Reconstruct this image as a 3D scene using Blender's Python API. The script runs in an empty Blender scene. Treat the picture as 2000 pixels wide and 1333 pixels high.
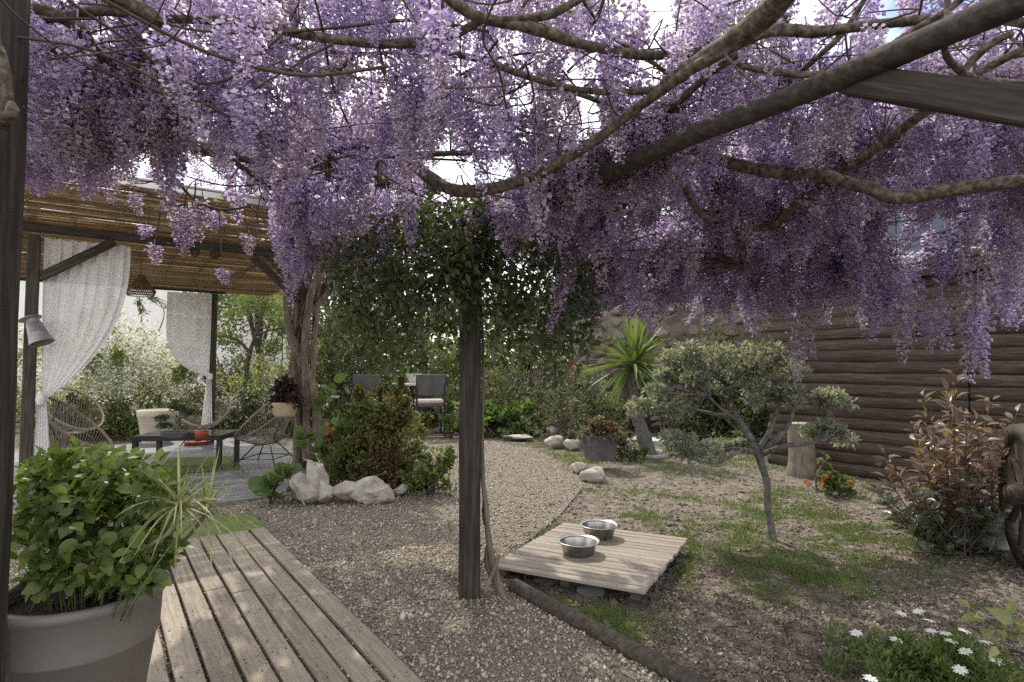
import bpy, bmesh, math, random
import numpy as np
from mathutils import Vector, Matrix, noise as mnoise

# ------------------------------------------------------------------ camera, sky, sun, exposure
sc = bpy.context.scene
CAMH, F, PX, PY = 1.30, 1110.0, 1000.0, 666.5
PITCH = math.atan(49 / 1110)
cd = bpy.data.cameras.new('camera'); cam = bpy.data.objects.new('camera', cd)
sc.collection.objects.link(cam); sc.camera = cam
cam.location = (0, 0, CAMH); cam.rotation_euler = (math.radians(90) + PITCH, 0, 0)
cd.sensor_width = 36; cd.lens = 36 * F / 2000; cd.clip_start = .05; cd.clip_end = 600

SUN_DIR = Vector((-.40, .80, 1.12)).normalized()          # towards the sun
sun_el = math.asin(SUN_DIR.z); sun_az = math.atan2(SUN_DIR.x, SUN_DIR.y)
w = bpy.data.worlds.new('World'); sc.world = w; w.use_nodes = True
nt = w.node_tree; nt.nodes.clear()
sky = nt.nodes.new('ShaderNodeTexSky'); sky.sky_type = 'NISHITA'; sky.sun_disc = False
sky.sun_elevation = sun_el; sky.sun_rotation = sun_az; sky.air_density = 1.0; sky.dust_density = 2.0
tc = nt.nodes.new('ShaderNodeTexCoord')
cn = nt.nodes.new('ShaderNodeTexNoise'); cn.inputs['Scale'].default_value = 2.6; cn.inputs['Detail'].default_value = 7; cn.inputs['Roughness'].default_value = .58
cr = nt.nodes.new('ShaderNodeValToRGB'); cr.color_ramp.elements[0].position = .36; cr.color_ramp.elements[1].position = .62
mx = nt.nodes.new('ShaderNodeMix'); mx.data_type = 'RGBA'
mx.inputs['B'].default_value = (9.3, 9.0, 8.6, 1)
bg = nt.nodes.new('ShaderNodeBackground'); bg.inputs['Strength'].default_value = .15
wo = nt.nodes.new('ShaderNodeOutputWorld')
nt.links.new(tc.outputs['Generated'], cn.inputs['Vector']); nt.links.new(cn.outputs['Fac'], cr.inputs['Fac'])
nt.links.new(cr.outputs['Color'], mx.inputs['Factor']); nt.links.new(sky.outputs['Color'], mx.inputs['A'])
nt.links.new(mx.outputs['Result'], bg.inputs['Color']); nt.links.new(bg.outputs['Background'], wo.inputs['Surface'])
sl = bpy.data.lights.new('sun', 'SUN'); so = bpy.data.objects.new('sun', sl); sc.collection.objects.link(so)
sl.energy = 2.35; sl.angle = math.radians(.6); sl.color = (1, .945, .84)
so.rotation_euler = SUN_DIR.to_track_quat('Z', 'Y').to_euler(); so.location = (-5, 12, 20)
vs = sc.view_settings; vs.view_transform = 'Standard'; vs.look = 'None'; vs.gamma = 1; vs.use_curve_mapping = False
vs.exposure = 0.80
cy = sc.cycles; cy.use_denoising = False; cy.max_bounces = 7; cy.transparent_max_bounces = 12
cy.diffuse_bounces = 4; cy.glossy_bounces = 2; cy.transmission_bounces = 5; cy.sample_clamp_indirect = 8
cy.use_adaptive_sampling = True; cy.adaptive_threshold = .009

# ------------------------------------------------------------------ helpers
R = np.random.default_rng(7); random.seed(7)
col = sc.collection
def P(px, py, Y):                                          # the point at depth Y seen in direction (px, py)
    u, v = (px - PX) / F, -(py - PY) / F
    c, s = math.cos(PITCH), math.sin(PITCH)
    d = (u, c - v * s, s + v * c); k = Y / d[1]
    return Vector((d[0] * k, Y, CAMH + d[2] * k))
def G(px, py, z=0.0):
    u, v = (px - PX) / F, -(py - PY) / F
    c, s = math.cos(PITCH), math.sin(PITCH)
    d = (u, c - v * s, s + v * c); k = (z - CAMH) / d[2]
    return Vector((d[0] * k, d[1] * k, z))
def proj(p):
    p = np.atleast_2d(p); c, s = math.cos(PITCH), math.sin(PITCH)
    x, y, z = p[:, 0], p[:, 1], p[:, 2] - CAMH
    dep = y * c + z * s; up = -y * s + z * c
    return PX + F * x / dep, PY - F * up / dep
def vnoise(x, y, seed=0):
    def h(i, j): 
        n = np.sin(i * 127.1 + j * 311.7 + seed * 74.7) * 43758.5453
        return n - np.floor(n)
    i, j = np.floor(x), np.floor(y); fx, fy = x - i, y - j
    fx, fy = fx * fx * (3 - 2 * fx), fy * fy * (3 - 2 * fy)
    return (h(i, j) * (1 - fx) + h(i + 1, j) * fx) * (1 - fy) + (h(i, j + 1) * (1 - fx) + h(i + 1, j + 1) * fx) * fy
def fbm(x, y, seed=0, o=4):
    r, a, t = 0, 1, 0
    for k in range(o):
        r = r + a * vnoise(x * 2 ** k, y * 2 ** k, seed + k); t += a; a *= .5
    return r / t
def inpoly(x, y, poly):
    ins = np.zeros(np.shape(x), bool); n = len(poly)
    for i in range(n):
        x1, y1 = poly[i][:2]; x2, y2 = poly[(i + 1) % n][:2]
        c = ((y1 > y) != (y2 > y)) & (x < (x2 - x1) * (y - y1) / (y2 - y1 + 1e-12) + x1)
        ins ^= c
    return ins

def mesh_np(name, V, Fs, smooth=False):
    me = bpy.data.meshes.new(name); V = np.asarray(V, np.float32); Fs = np.asarray(Fs, np.int32)
    k = Fs.shape[1]; me.vertices.add(len(V)); me.vertices.foreach_set('co', V.ravel())
    me.loops.add(Fs.size); me.loops.foreach_set('vertex_index', Fs.ravel())
    me.polygons.add(len(Fs)); me.polygons.foreach_set('loop_start', np.arange(len(Fs), dtype=np.int32) * k)
    me.polygons.foreach_set('loop_total', np.full(len(Fs), k, np.int32))
    if smooth: me.polygons.foreach_set('use_smooth', np.ones(len(Fs), bool))
    me.update(calc_edges=True); return me
class MB:                                                  # collects quads, builds one mesh
    def __init__(s): s.V, s.F, s.n = [], [], 0
    def add(s, V, Fs):
        V = np.asarray(V, float); Fs = np.asarray(Fs, int)
        if Fs.shape[1] == 3: Fs = np.hstack([Fs, Fs[:, 2:3]])
        s.V.append(V); s.F.append(Fs + s.n); s.n += len(V); return s
    def mesh(s, name, smooth=False):
        V = np.vstack(s.V); Fq = np.vstack(s.F); me = bpy.data.meshes.new(name)
        tri = Fq[:, 2] == Fq[:, 3]
        lt = np.where(tri, 3, 4).astype(np.int32); ls = np.concatenate([[0], np.cumsum(lt)[:-1]]).astype(np.int32)
        keep = np.ones(Fq.shape, bool); keep[tri, 3] = False
        loops = Fq[keep].astype(np.int32)
        me.vertices.add(len(V)); me.vertices.foreach_set('co', V.astype(np.float32).ravel())
        me.loops.add(len(loops)); me.loops.foreach_set('vertex_index', loops)
        me.polygons.add(len(Fq)); me.polygons.foreach_set('loop_start', ls); me.polygons.foreach_set('loop_total', lt)
        if smooth: me.polygons.foreach_set('use_smooth', np.ones(len(Fq), bool))
        me.update(calc_edges=True); return me
    def build(s, name, mat, parent=None, smooth=False): return obj(name, s.mesh(name, smooth), mat, parent)
def obj(name, me, mat=None, parent=None, loc=None, rot=None):
    o = bpy.data.objects.new(name, me); col.objects.link(o)
    if mat is not None and not len(me.materials): me.materials.append(mat)
    if parent is not None: o.parent = parent
    if loc is not None: o.location = loc
    if rot is not None: o.rotation_euler = rot
    return o
def tag(o, label, cat, group=None, kind=None):
    o['label'] = label
    if cat: o['category'] = cat
    if group: o['group'] = group
    if kind: o['kind'] = kind
    return o
def thing(name, label, cat, loc=(0, 0, 0), rz=0, group=None):
    o = bpy.data.objects.new(name, None); col.objects.link(o); o.location = loc; o.rotation_euler = (0, 0, rz)
    o.empty_display_size = .1
    return tag(o, label, cat, group)
def struct(o, label=None):
    o['kind'] = 'structure'
    if label: o['label'] = label
    return o
def stuff(o, label=None, cat=None):
    o['kind'] = 'stuff'
    if label: o['label'] = label
    if cat: o['category'] = cat
    return o
def frames(d, up=None, roll=None):                         # columns x, y(=d), z
    d = d / np.linalg.norm(d, axis=1, keepdims=True)
    if up is None: up = np.tile([0, 0, 1.], (len(d), 1))
    x = np.cross(d, up); l = np.linalg.norm(x, axis=1, keepdims=True); x = np.where(l < 1e-4, [[1, 0, 0]], x / np.maximum(l, 1e-9))
    z = np.cross(x, d)
    if roll is not None:
        c, s = np.cos(roll)[:, None], np.sin(roll)[:, None]; x, z = x * c + z * s, z * c - x * s
    return np.stack([x, d, z], axis=2)
def scatter(tv, tf, pos, M, S):
    tv = np.asarray(tv, float); tf = np.asarray(tf, int); n = len(pos)
    S = np.asarray(S, float)
    if S.ndim == 1: S = np.repeat(S[:, None], 3, 1)
    loc = tv[None] * S[:, None, :]
    V = np.einsum('nij,nkj->nki', M, loc) + np.asarray(pos)[:, None, :]
    Fs = tf[None] + (np.arange(n) * len(tv))[:, None, None]
    return V.reshape(-1, 3), Fs.reshape(-1, tf.shape[1])
def unit(n):
    v = R.normal(size=(n, 3)); return v / np.linalg.norm(v, axis=1, keepdims=True)
def leaf(n=3, prof=(.0, .42, .5, .0), droop=.12, fold=.10):
    k = len(prof); V = []; 
    for i in range(k):
        t = i / (k - 1); wv = prof[i]; z = -droop * t * t
        V += [(-wv, t, z + fold * wv * 2), (0, t, z), (wv, t, z + fold * wv * 2)]
    Fq = []
    for i in range(k - 1):
        a = 3 * i; b = a + 3
        Fq += [(a, a + 1, b + 1, b), (a + 1, a + 2, b + 2, b + 1)]
    return np.array(V), np.array(Fq)
LEAF_S = (np.array([(0, 0, 0), (-.5, .5, .1), (0, 1, -.08), (.5, .5, .1)]), np.array([(0, 2, 1), (0, 3, 2)]))
LEAF_OV = leaf(prof=(.03, .40, .48, .30, .0), droop=.18, fold=.12)
LEAF_LAN = leaf(prof=(.02, .5, .36, .0), droop=.22, fold=.18)
def round_leaf():
    V = [(0, .45, -.05)]; 
    for i in range(9): 
        a = i / 9 * 2 * math.pi; r = .5 * (1 + .06 * math.cos(3 * a)); V.append((r * math.sin(a), .45 - r * math.cos(a), .04 * math.cos(2 * a)))
    return np.array(V), np.array([(0, 1 + i, 1 + (i + 1) % 9) for i in range(9)])
LEAF_RND = round_leaf()

def smoothpath(pts, rad, per=6):
    pts = [Vector(p) for p in pts]; out, rr = [], []
    n = len(pts)
    for i in range(n - 1):
        p0 = pts[max(i - 1, 0)]; p1 = pts[i]; p2 = pts[i + 1]; p3 = pts[min(i + 2, n - 1)]
        for k in range(per):
            t = k / per
            out.append(.5 * ((2 * p1) + (p2 - p0) * t + (2 * p0 - 5 * p1 + 4 * p2 - p3) * t * t + (3 * p1 - p0 - 3 * p2 + p3) * t ** 3))
            rr.append(rad[i] * (1 - t) + rad[i + 1] * t)
    out.append(pts[-1]); rr.append(rad[-1]); return out, rr
def tube(mb, pts, rad, sides=8, per=6, lump=.0, smooth=True, cap=True):
    if not hasattr(rad, '__len__'): rad = [rad] * len(pts)
    if smooth and len(pts) > 2: pts, rad = smoothpath(pts, rad, per)
    pts = [Vector(p) for p in pts]; n = len(pts); V = []; 
    t0 = (pts[1] - pts[0]).normalized(); ref = Vector((0, 0, 1)) if abs(t0.z) < .9 else Vector((1, 0, 0))
    x = t0.cross(ref).normalized()
    for i in range(n):
        t = (pts[min(i + 1, n - 1)] - pts[max(i - 1, 0)]).normalized()
        x = (x - t * x.dot(t)).normalized(); y = t.cross(x)
        for k in range(sides):
            a = 2 * math.pi * k / sides; r = rad[i]
            if lump:
                q = pts[i] * 9 + Vector((math.cos(a), math.sin(a), 0)) * 1.3
                r *= 1 + lump * mnoise.noise(q)
            V.append(pts[i] + (x * math.cos(a) + y * math.sin(a)) * r)
    Fq = [(i * sides + k, i * sides + (k + 1) % sides, (i + 1) * sides + (k + 1) % sides, (i + 1) * sides + k) for i in range(n - 1) for k in range(sides)]
    if cap:
        c0, c1 = len(V), len(V) + 1; V += [pts[0], pts[-1]]
        Fq += [(c0, (k + 1) % sides, k, k) for k in range(sides)] + [(c1, (n - 1) * sides + k, (n - 1) * sides + (k + 1) % sides, (n - 1) * sides + (k + 1) % sides) for k in range(sides)]
    mb.add([tuple(v) for v in V], Fq); return mb
def boxmesh(name, sx, sy, sz, bev=.004, seg=1, rough=0, cuts=0):
    bm = bmesh.new(); bmesh.ops.create_cube(bm, size=1)
    for v in bm.verts: v.co = Vector((v.co.x * sx, v.co.y * sy, v.co.z * sz))
    if cuts:
        es = [e for e in bm.edges if abs((e.verts[0].co - e.verts[1].co).normalized().dot(Vector((1, 0, 0) if sx >= max(sy, sz) else (0, 1, 0) if sy >= sz else (0, 0, 1)))) > .9]
        bmesh.ops.subdivide_edges(bm, edges=es, cuts=cuts, use_grid_fill=True)
    if bev: bmesh.ops.bevel(bm, geom=[e for e in bm.edges if len(e.link_faces) == 2 and e.calc_face_angle() > .5], offset=bev, segments=seg, affect='EDGES')
    if rough:
        o = random.random() * 50
        for v in bm.verts:
            q = v.co * 4 + Vector((o, o, 0)); v.co += Vector((mnoise.noise(q), mnoise.noise(q + Vector((9, 0, 0))), mnoise.noise(q + Vector((0, 9, 0))))) * rough
    me = bpy.data.meshes.new(name); bm.to_mesh(me); bm.free(); return me
def box(name, size, loc, rot, mat, parent=None, bev=.004, rough=0, cuts=0):
    return obj(name, boxmesh(name, *size, bev=bev, rough=rough, cuts=cuts), mat, parent, loc, rot)
def timber(name, p0, p1, wd, ht, mat, parent, up=Vector((0, 0, 1)), bev=.006, rough=.003):   # a squared timber from p0 to p1
    p0, p1 = Vector(p0), Vector(p1); d = p1 - p0; L = d.length; x = d.normalized()
    y = up.cross(x)
    y = y.normalized() if y.length > 1e-3 else Vector((0, 1, 0)); z = x.cross(y)
    o = obj(name, boxmesh(name, L, wd, ht, bev, rough=rough, cuts=8), mat, parent)
    M = Matrix((x, y, z)).transposed().to_4x4(); M.translation = (p0 + p1) / 2
    o.matrix_basis = (parent.matrix_basis.inverted() if parent is not None else Matrix()) @ M
    return o
def lathe(mb, prof, seg=24, c=(0, 0, 0), ell=1.0):
    V = []; n = len(prof)
    for r, z in prof:
        for k in range(seg):
            a = 2 * math.pi * k / seg; V.append((c[0] + r * math.cos(a), c[1] + r * ell * math.sin(a), c[2] + z))
    Fq = [(i * seg + k, i * seg + (k + 1) % seg, (i + 1) * seg + (k + 1) % seg, (i + 1) * seg + k) for i in range(n - 1) for k in range(seg)]
    mb.add(V, Fq); return mb
def rockmesh(name, sx, sy, sz, seed, sub=3, amp=.28, flat=True):
    rs = np.random.default_rng(int(seed * 10)); bm = bmesh.new()
    pts = rs.normal(size=(17 if sub > 2 else 11, 3)); pts /= np.linalg.norm(pts, axis=1, keepdims=True); pts *= rs.uniform(1 - amp, 1.05, (len(pts), 1))
    vs_ = [bm.verts.new(p) for p in pts]; r = bmesh.ops.convex_hull(bm, input=vs_)
    bmesh.ops.delete(bm, geom=[v for v in bm.verts if not v.link_faces], context='VERTS')
    mn = [min(v.co[k] for v in bm.verts) for k in range(3)]; mx_ = [max(v.co[k] for v in bm.verts) for k in range(3)]
    for v in bm.verts: v.co = Vector([2 * (v.co[k] - mn[k]) / (mx_[k] - mn[k]) - 1 for k in range(3)])
    bmesh.ops.bevel(bm, geom=bm.edges[:], offset=.10, segments=1, affect='EDGES')
    bmesh.ops.triangulate(bm, faces=bm.faces[:])
    if sub > 2: bmesh.ops.subdivide_edges(bm, edges=bm.edges[:], cuts=4 if sub > 3 else 2, use_grid_fill=True)
    off = Vector((seed * 3.7, seed * 1.3, seed * 5.1))
    for v in bm.verts:
        if sub > 2:
            q = v.co; v.co = q + q.normalized() * (.16 * mnoise.noise(q * 1.6 + off) + .07 * mnoise.noise(q * 4.2 + off) + .03 * mnoise.noise(q * 10 + off))
        v.co = Vector((v.co.x * sx, v.co.y * sy, v.co.z * sz))
    if sub > 2: bmesh.ops.smooth_vert(bm, verts=bm.verts[:], factor=.5, use_axis_x=True, use_axis_y=True, use_axis_z=True)
    me = bpy.data.meshes.new(name); bm.to_mesh(me); bm.free()
    if sub > 2: me.polygons.foreach_set('use_smooth', np.ones(len(me.polygons), bool))
    return me

# ------------------------------------------------------------------ materials (all procedural)
def mat(name, cols, scale=6, rough=.8, bump=0, bscale=None, stretch=(1, 1, 1), island=0.0, transl=0.0, tcol=None, metal=0, spec=.3, detail=6, pos=None, lo=.3, hi=.7, world=False, sheer=0, cols2=None, scale2=2, bdist=.02, coat=0, objvar=0):
    m = bpy.data.materials.new(name); m.use_nodes = True; n = m.node_tree; N = n.nodes; L = n.links; N.clear()
    out = N.new('ShaderNodeOutputMaterial'); bs = N.new('ShaderNodeBsdfPrincipled')
    bs.inputs['Roughness'].default_value = rough; bs.inputs['Metallic'].default_value = metal
    bs.inputs['Specular IOR Level'].default_value = spec; bs.inputs['Coat Weight'].default_value = coat
    tc = N.new('ShaderNodeTexCoord'); mp = N.new('ShaderNodeMapping'); mp.inputs['Scale'].default_value = stretch
    if world:
        ge = N.new('ShaderNodeNewGeometry'); L.new(ge.outputs['Position'], mp.inputs['Vector'])
    else:
        oi = N.new('ShaderNodeObjectInfo'); ml = N.new('ShaderNodeMath'); ml.operation = 'MULTIPLY'; ml.inputs[1].default_value = 37
        L.new(oi.outputs['Random'], ml.inputs[0]); cb = N.new('ShaderNodeCombineXYZ')
        for k in range(3): L.new(ml.outputs[0], cb.inputs[k])
        L.new(cb.outputs[0], mp.inputs['Location']); L.new(tc.outputs['Object'], mp.inputs['Vector'])
    no = N.new('ShaderNodeTexNoise'); no.inputs['Scale'].default_value = scale; no.inputs['Detail'].default_value = detail; no.inputs['Roughness'].default_value = .6
    L.new(mp.outputs['Vector'], no.inputs['Vector'])
    mr = N.new('ShaderNodeMapRange'); mr.inputs['From Min'].default_value = lo; mr.inputs['From Max'].default_value = hi
    L.new(no.outputs['Fac'], mr.inputs['Value']); fac = mr.outputs['Result']
    if island:
        g = N.new('ShaderNodeNewGeometry'); mi = N.new('ShaderNodeMix'); mi.inputs['Factor'].default_value = island
        o2 = N.new('ShaderNodeObjectInfo'); a2 = N.new('ShaderNodeMath'); a2.operation = 'ADD'; f2 = N.new('ShaderNodeMath'); f2.operation = 'FRACT'
        L.new(g.outputs['Random Per Island'], a2.inputs[0]); L.new(o2.outputs['Random'], a2.inputs[1]); L.new(a2.outputs[0], f2.inputs[0])
        L.new(fac, mi.inputs['A']); L.new(f2.outputs[0], mi.inputs['B']); fac = mi.outputs['Result']
    if objvar:
        o2 = N.new('ShaderNodeObjectInfo'); mi = N.new('ShaderNodeMix'); mi.inputs['Factor'].default_value = objvar
        L.new(fac, mi.inputs['A']); L.new(o2.outputs['Random'], mi.inputs['B']); fac = mi.outputs['Result']
    def ramp(f, cl, ps=None):
        rp = N.new('ShaderNodeValToRGB'); e = rp.color_ramp.elements; k = len(cl)
        while len(e) < k: e.new(.5)
        for i, c in enumerate(cl):
            e[i].position = (ps[i] if ps else i / max(k - 1, 1)); e[i].color = (*c, 1)
        L.new(f, rp.inputs['Fac']); return rp.outputs['Color']
    c = ramp(fac, cols if len(cols) > 1 else cols * 2, pos)
    if cols2:                                              # a second, larger pattern picks between two colourings
        ge2 = N.new('ShaderNodeNewGeometry'); n2 = N.new('ShaderNodeTexNoise'); n2.inputs['Scale'].default_value = scale2; n2.inputs['Detail'].default_value = 4
        L.new(ge2.outputs['Position'], n2.inputs['Vector']); m2 = N.new('ShaderNodeMapRange'); m2.inputs['From Min'].default_value = .47; m2.inputs['From Max'].default_value = .62
        L.new(n2.outputs['Fac'], m2.inputs['Value']); mm = N.new('ShaderNodeMix'); mm.data_type = 'RGBA'
        L.new(m2.outputs['Result'], mm.inputs['Factor']); L.new(c, mm.inputs['A']); L.new(ramp(fac, cols2), mm.inputs['B']); c = mm.outputs['Result']
    L.new(c, bs.inputs['Base Color'])
    if bump:
        b2 = no
        if bscale:
            b2 = N.new('ShaderNodeTexNoise'); b2.inputs['Scale'].default_value = bscale; b2.inputs['Detail'].default_value = 5; L.new(mp.outputs['Vector'], b2.inputs['Vector'])
        bp = N.new('ShaderNodeBump'); bp.inputs['Strength'].default_value = bump; bp.inputs['Distance'].default_value = bdist
        L.new(b2.outputs['Fac'], bp.inputs['Height']); L.new(bp.outputs['Normal'], bs.inputs['Normal'])
    res = bs.outputs[0]
    if transl:
        tr = N.new('ShaderNodeBsdfTranslucent'); mxs = N.new('ShaderNodeMixShader'); mxs.inputs[0].default_value = transl
        if tcol:
            mc = N.new('ShaderNodeMix'); mc.data_type = 'RGBA'; mc.blend_type = 'MULTIPLY'; mc.inputs['Factor'].default_value = 1; mc.inputs['B'].default_value = (*tcol, 1)
            L.new(c, mc.inputs['A']); L.new(mc.outputs['Result'], tr.inputs['Color'])
        else: L.new(c, tr.inputs['Color'])
        L.new(res, mxs.inputs[1]); L.new(tr.outputs[0], mxs.inputs[2]); res = mxs.outputs[0]
    if sheer:
        tp = N.new('ShaderNodeBsdfTransparent'); mxs = N.new('ShaderNodeMixShader'); mxs.inputs[0].default_value = sheer
        L.new(res, mxs.inputs[1]); L.new(tp.outputs[0], mxs.inputs[2]); res = mxs.outputs[0]
    L.new(res, out.inputs['Surface']); return m
def foliage(name, cols, transl=.38, rough=.5, spec=.4, **k):
    return mat(name, cols, scale=3, rough=rough, island=.65, transl=transl, tcol=(1.5, 1.45, .7), spec=spec, **k)

m_soil = mat('soil', [(.080, .064, .049), (.165, .138, .108), (.28, .242, .195)], scale=9, rough=.95, bump=.9, bscale=38, world=True, lo=.28, hi=.72, bdist=.03)
m_gravelbed = mat('gravel bed', [(.09, .074, .056), (.235, .203, .158), (.40, .355, .29)], scale=95, rough=.9, bump=1, world=True, bdist=.02, detail=3)
m_pebble = mat('gravel stone', [(.105, .083, .061), (.25, .211, .160), (.40, .348, .276), (.58, .53, .45)], scale=2, rough=.85, island=.85, world=True)
m_deck = mat('weathered decking', [(.165, .135, .10), (.275, .232, .178), (.365, .318, .25)], scale=3.2, rough=.8, bump=.4, bscale=11, stretch=(1.2, 22, 22), bdist=.004, spec=.25, objvar=.3)
m_pallet = mat('pale silvered slat', [(.19, .16, .13), (.29, .255, .21), (.38, .34, .285)], scale=3.2, rough=.85, bump=.35, stretch=(1.5, 20, 20), bdist=.003, objvar=.3)
m_darkwood = mat('dark stained timber', [(.030, .024, .019), (.060, .049, .039), (.105, .088, .070)], scale=3, rough=.75, bump=.5, stretch=(1.4, 16, 16), bdist=.005, spec=.3)
m_post = mat('old dark post', [(.020, .016, .013), (.041, .033, .027), (.078, .065, .053)], scale=3, rough=.78, bump=.6, stretch=(1.2, 18, 18), bdist=.006, spec=.3)
m_log = mat('creosoted log', [(.028, .020, .015), (.070, .053, .039), (.15, .118, .088)], scale=4, rough=.8, bump=.7, stretch=(1, 13, 13), bdist=.012, spec=.25, objvar=.32)
m_bark = mat('vine bark', [(.038, .030, .023), (.095, .078, .060), (.18, .152, .12)], scale=44, rough=.9, bump=1, world=True, bdist=.010, lo=.36, hi=.64)
m_barkpale = mat('pale vine bark', [(.09, .07, .052), (.18, .145, .11), (.28, .235, .185)], scale=20, rough=.9, bump=.8, world=True, stretch=(1, 1, .25), bdist=.01)
m_olivebark = mat('olive bark', [(.06, .058, .052), (.14, .135, .122), (.22, .21, .19)], scale=24, rough=.9, bump=.8, world=True, bdist=.006)
m_stump = mat('split trunk wood', [(.11, .088, .066), (.20, .165, .128), (.28, .235, .188)], scale=5, rough=.85, bump=.6, stretch=(9, 9, .8), bdist=.006)
m_limestone = mat('limestone', [(.24, .21, .17), (.40, .365, .31), (.56, .53, .475)], scale=5, rough=.9, bump=.6, bscale=14, bdist=.02, lo=.25, hi=.75)
m_wallstone = mat('wall rubble stone', [(.085, .070, .055), (.16, .134, .108), (.29, .25, .205)], scale=7, rough=.92, bump=.6, bdist=.02, objvar=.55)
m_mortar = mat('mortar', [(.07, .058, .046), (.12, .10, .082)], scale=18, rough=.95, bump=.6, world=True)
m_patio = mat('grey patio slab', [(.115, .115, .12), (.16, .16, .167), (.21, .21, .217)], scale=3, rough=.42, bump=.15, bscale=30, world=True, spec=.5)
m_turf = mat('turf mat', [(.07, .10, .025), (.13, .17, .05), (.20, .23, .09)], scale=90, rough=.95, bump=.6, world=True, detail=2)
m_reed = mat('reed', [(.25, .19, .115), (.46, .375, .245), (.70, .61, .45)], scale=1.5, rough=.55, island=.8, transl=.45, tcol=(1.15, 1.05, .85), world=True)
m_white = mat('white painted strip', [(.74, .74, .72), (.82, .82, .80)], scale=6, rough=.6)
m_sheer = mat('sheer white voile', [(.82, .81, .785), (.88, .87, .85)], scale=3, rough=.9, transl=.12, sheer=.10)
m_sheer2 = mat('denser white voile', [(.80, .79, .765), (.87, .86, .84)], scale=3, rough=.9, transl=.16, sheer=.08)
m_sheerthick = mat('gathered white voile', [(.80, .79, .76), (.88, .87, .85)], scale=3, rough=.9, transl=.12)
m_zinc = mat('galvanised zinc', [(.22, .22, .215), (.34, .34, .33)], scale=9, rough=.5, metal=.6)
m_steel = mat('brushed steel', [(.36, .34, .315), (.52, .50, .47)], scale=4, rough=.36, metal=1, stretch=(1, 1, 40))
m_black = mat('black powder coat', [(.012, .013, .014), (.024, .025, .026)], scale=9, rough=.45, spec=.5)
m_glass = mat('dark table top', [(.05, .055, .058), (.075, .08, .083)], scale=4, rough=.16, spec=.6)
m_cord = mat('beige cord', [(.19, .165, .125), (.33, .29, .225)], scale=5, rough=.7, island=.6, world=True)
m_rim = mat('wrapped beige rim', [(.20, .165, .115), (.30, .25, .18)], scale=40, rough=.7, bump=.5, world=True)
m_wicker = mat('natural wicker', [(.17, .105, .045), (.33, .22, .10)], scale=12, rough=.7, island=.5, transl=.2)
m_greypot = mat('taupe plastic pot', [(.145, .130, .122), (.175, .158, .148)], scale=3, rough=.55, spec=.4, bump=.05, bscale=60)
m_creampot = mat('cream pot', [(.60, .53, .42), (.72, .65, .54)], scale=6, rough=.7)
m_tan = mat('tan clay pot', [(.40, .29, .18), (.54, .41, .27)], scale=7, rough=.8, bump=.2)
m_terra = mat('terracotta', [(.30, .10, .055), (.42, .16, .09)], scale=7, rough=.75)
m_red = mat('red tin', [(.27, .045, .022), (.36, .075, .035)], scale=6, rough=.4)
m_slate = mat('slate planter', [(.085, .08, .082), (.14, .133, .135)], scale=9, rough=.8, bump=.3)
m_compost = mat('compost', [(.02, .015, .011), (.06, .045, .033)], scale=40, rough=1, bump=1)
m_palestone = mat('pale cast stone', [(.52, .50, .46), (.66, .64, .60)], scale=9, rough=.85, bump=.2)
m_pink = mat('pale plaster', [(.33, .28, .25), (.44, .38, .345)], scale=6, rough=.9, bump=.2)
m_teal = mat('dark green screen', [(.006, .026, .025), (.011, .040, .038)], scale=6, rough=.8)
m_bluegrey = mat('blue grey cladding', [(.085, .10, .15), (.12, .14, .195)], scale=3, rough=.6)
m_corr = mat('corrugated sheet', [(.42, .42, .40), (.58, .58, .56)], scale=5, rough=.6)
m_render = mat('cream render', [(.55, .53, .48), (.68, .66, .61)], scale=3, rough=.9)
m_housewall = mat('white lime render', [(.78, .77, .73), (.85, .84, .81)], scale=3, rough=.9)
m_concrete = mat('concrete', [(.22, .21, .20), (.36, .35, .33)], scale=14, rough=.9, bump=.4, world=True)
m_bamboo = mat('brushwood', [(.055, .043, .031), (.11, .09, .068), (.17, .142, .11)], scale=3, rough=.85, island=.7, world=True)

WCOLS = [(.26, .185, .40), (.42, .335, .55), (.54, .46, .64), (.69, .63, .75), (.87, .85, .88)]
WCOLS2 = [(.27, .20, .25), (.40, .325, .38), (.52, .45, .50), (.64, .58, .61), (.78, .74, .76)]
m_wist = mat('wisteria blossom', WCOLS, scale=3, rough=.65, island=.8, transl=.62, tcol=(1.12, 1.06, 1.10), cols2=WCOLS2, scale2=3.0, world=True, spec=.2)
m_wistbrown = mat('wilted blossom', [(.15, .10, .075), (.28, .20, .16), (.40, .30, .27)], scale=3, rough=.8, island=.8, transl=.35, world=True)
m_wleaf = foliage('young bronze leaf', [(.16, .17, .05), (.24, .24, .08), (.30, .27, .12)])
m_twig = mat('twig', [(.055, .042, .030), (.12, .094, .068)], scale=10, rough=.9, world=True)
m_vine = foliage('dark climber leaf', [(.036, .054, .024), (.080, .110, .050), (.16, .195, .10)], transl=.4, rough=.36, spec=.5)
m_shrubpot = foliage('fresh green leaf', [(.052, .085, .020), (.100, .150, .038), (.19, .25, .08)], transl=.35, rough=.42)
m_strap = foliage('variegated strap leaf', [(.10, .14, .045), (.24, .27, .11), (.42, .42, .25)], transl=.3)
m_nast = foliage('nasturtium leaf', [(.055, .10, .032), (.10, .16, .055), (.18, .245, .10)], transl=.42)
m_lime = foliage('lime leaf', [(.070, .105, .028), (.125, .172, .055), (.22, .265, .105)], transl=.42)
m_nandina = foliage('bronze shrub leaf', [(.07, .09, .03), (.13, .13, .045), (.21, .145, .07)], transl=.36)
m_rust = foliage('rusty foliage', [(.10, .062, .038), (.155, .09, .055), (.20, .125, .075)], transl=.3)
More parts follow.
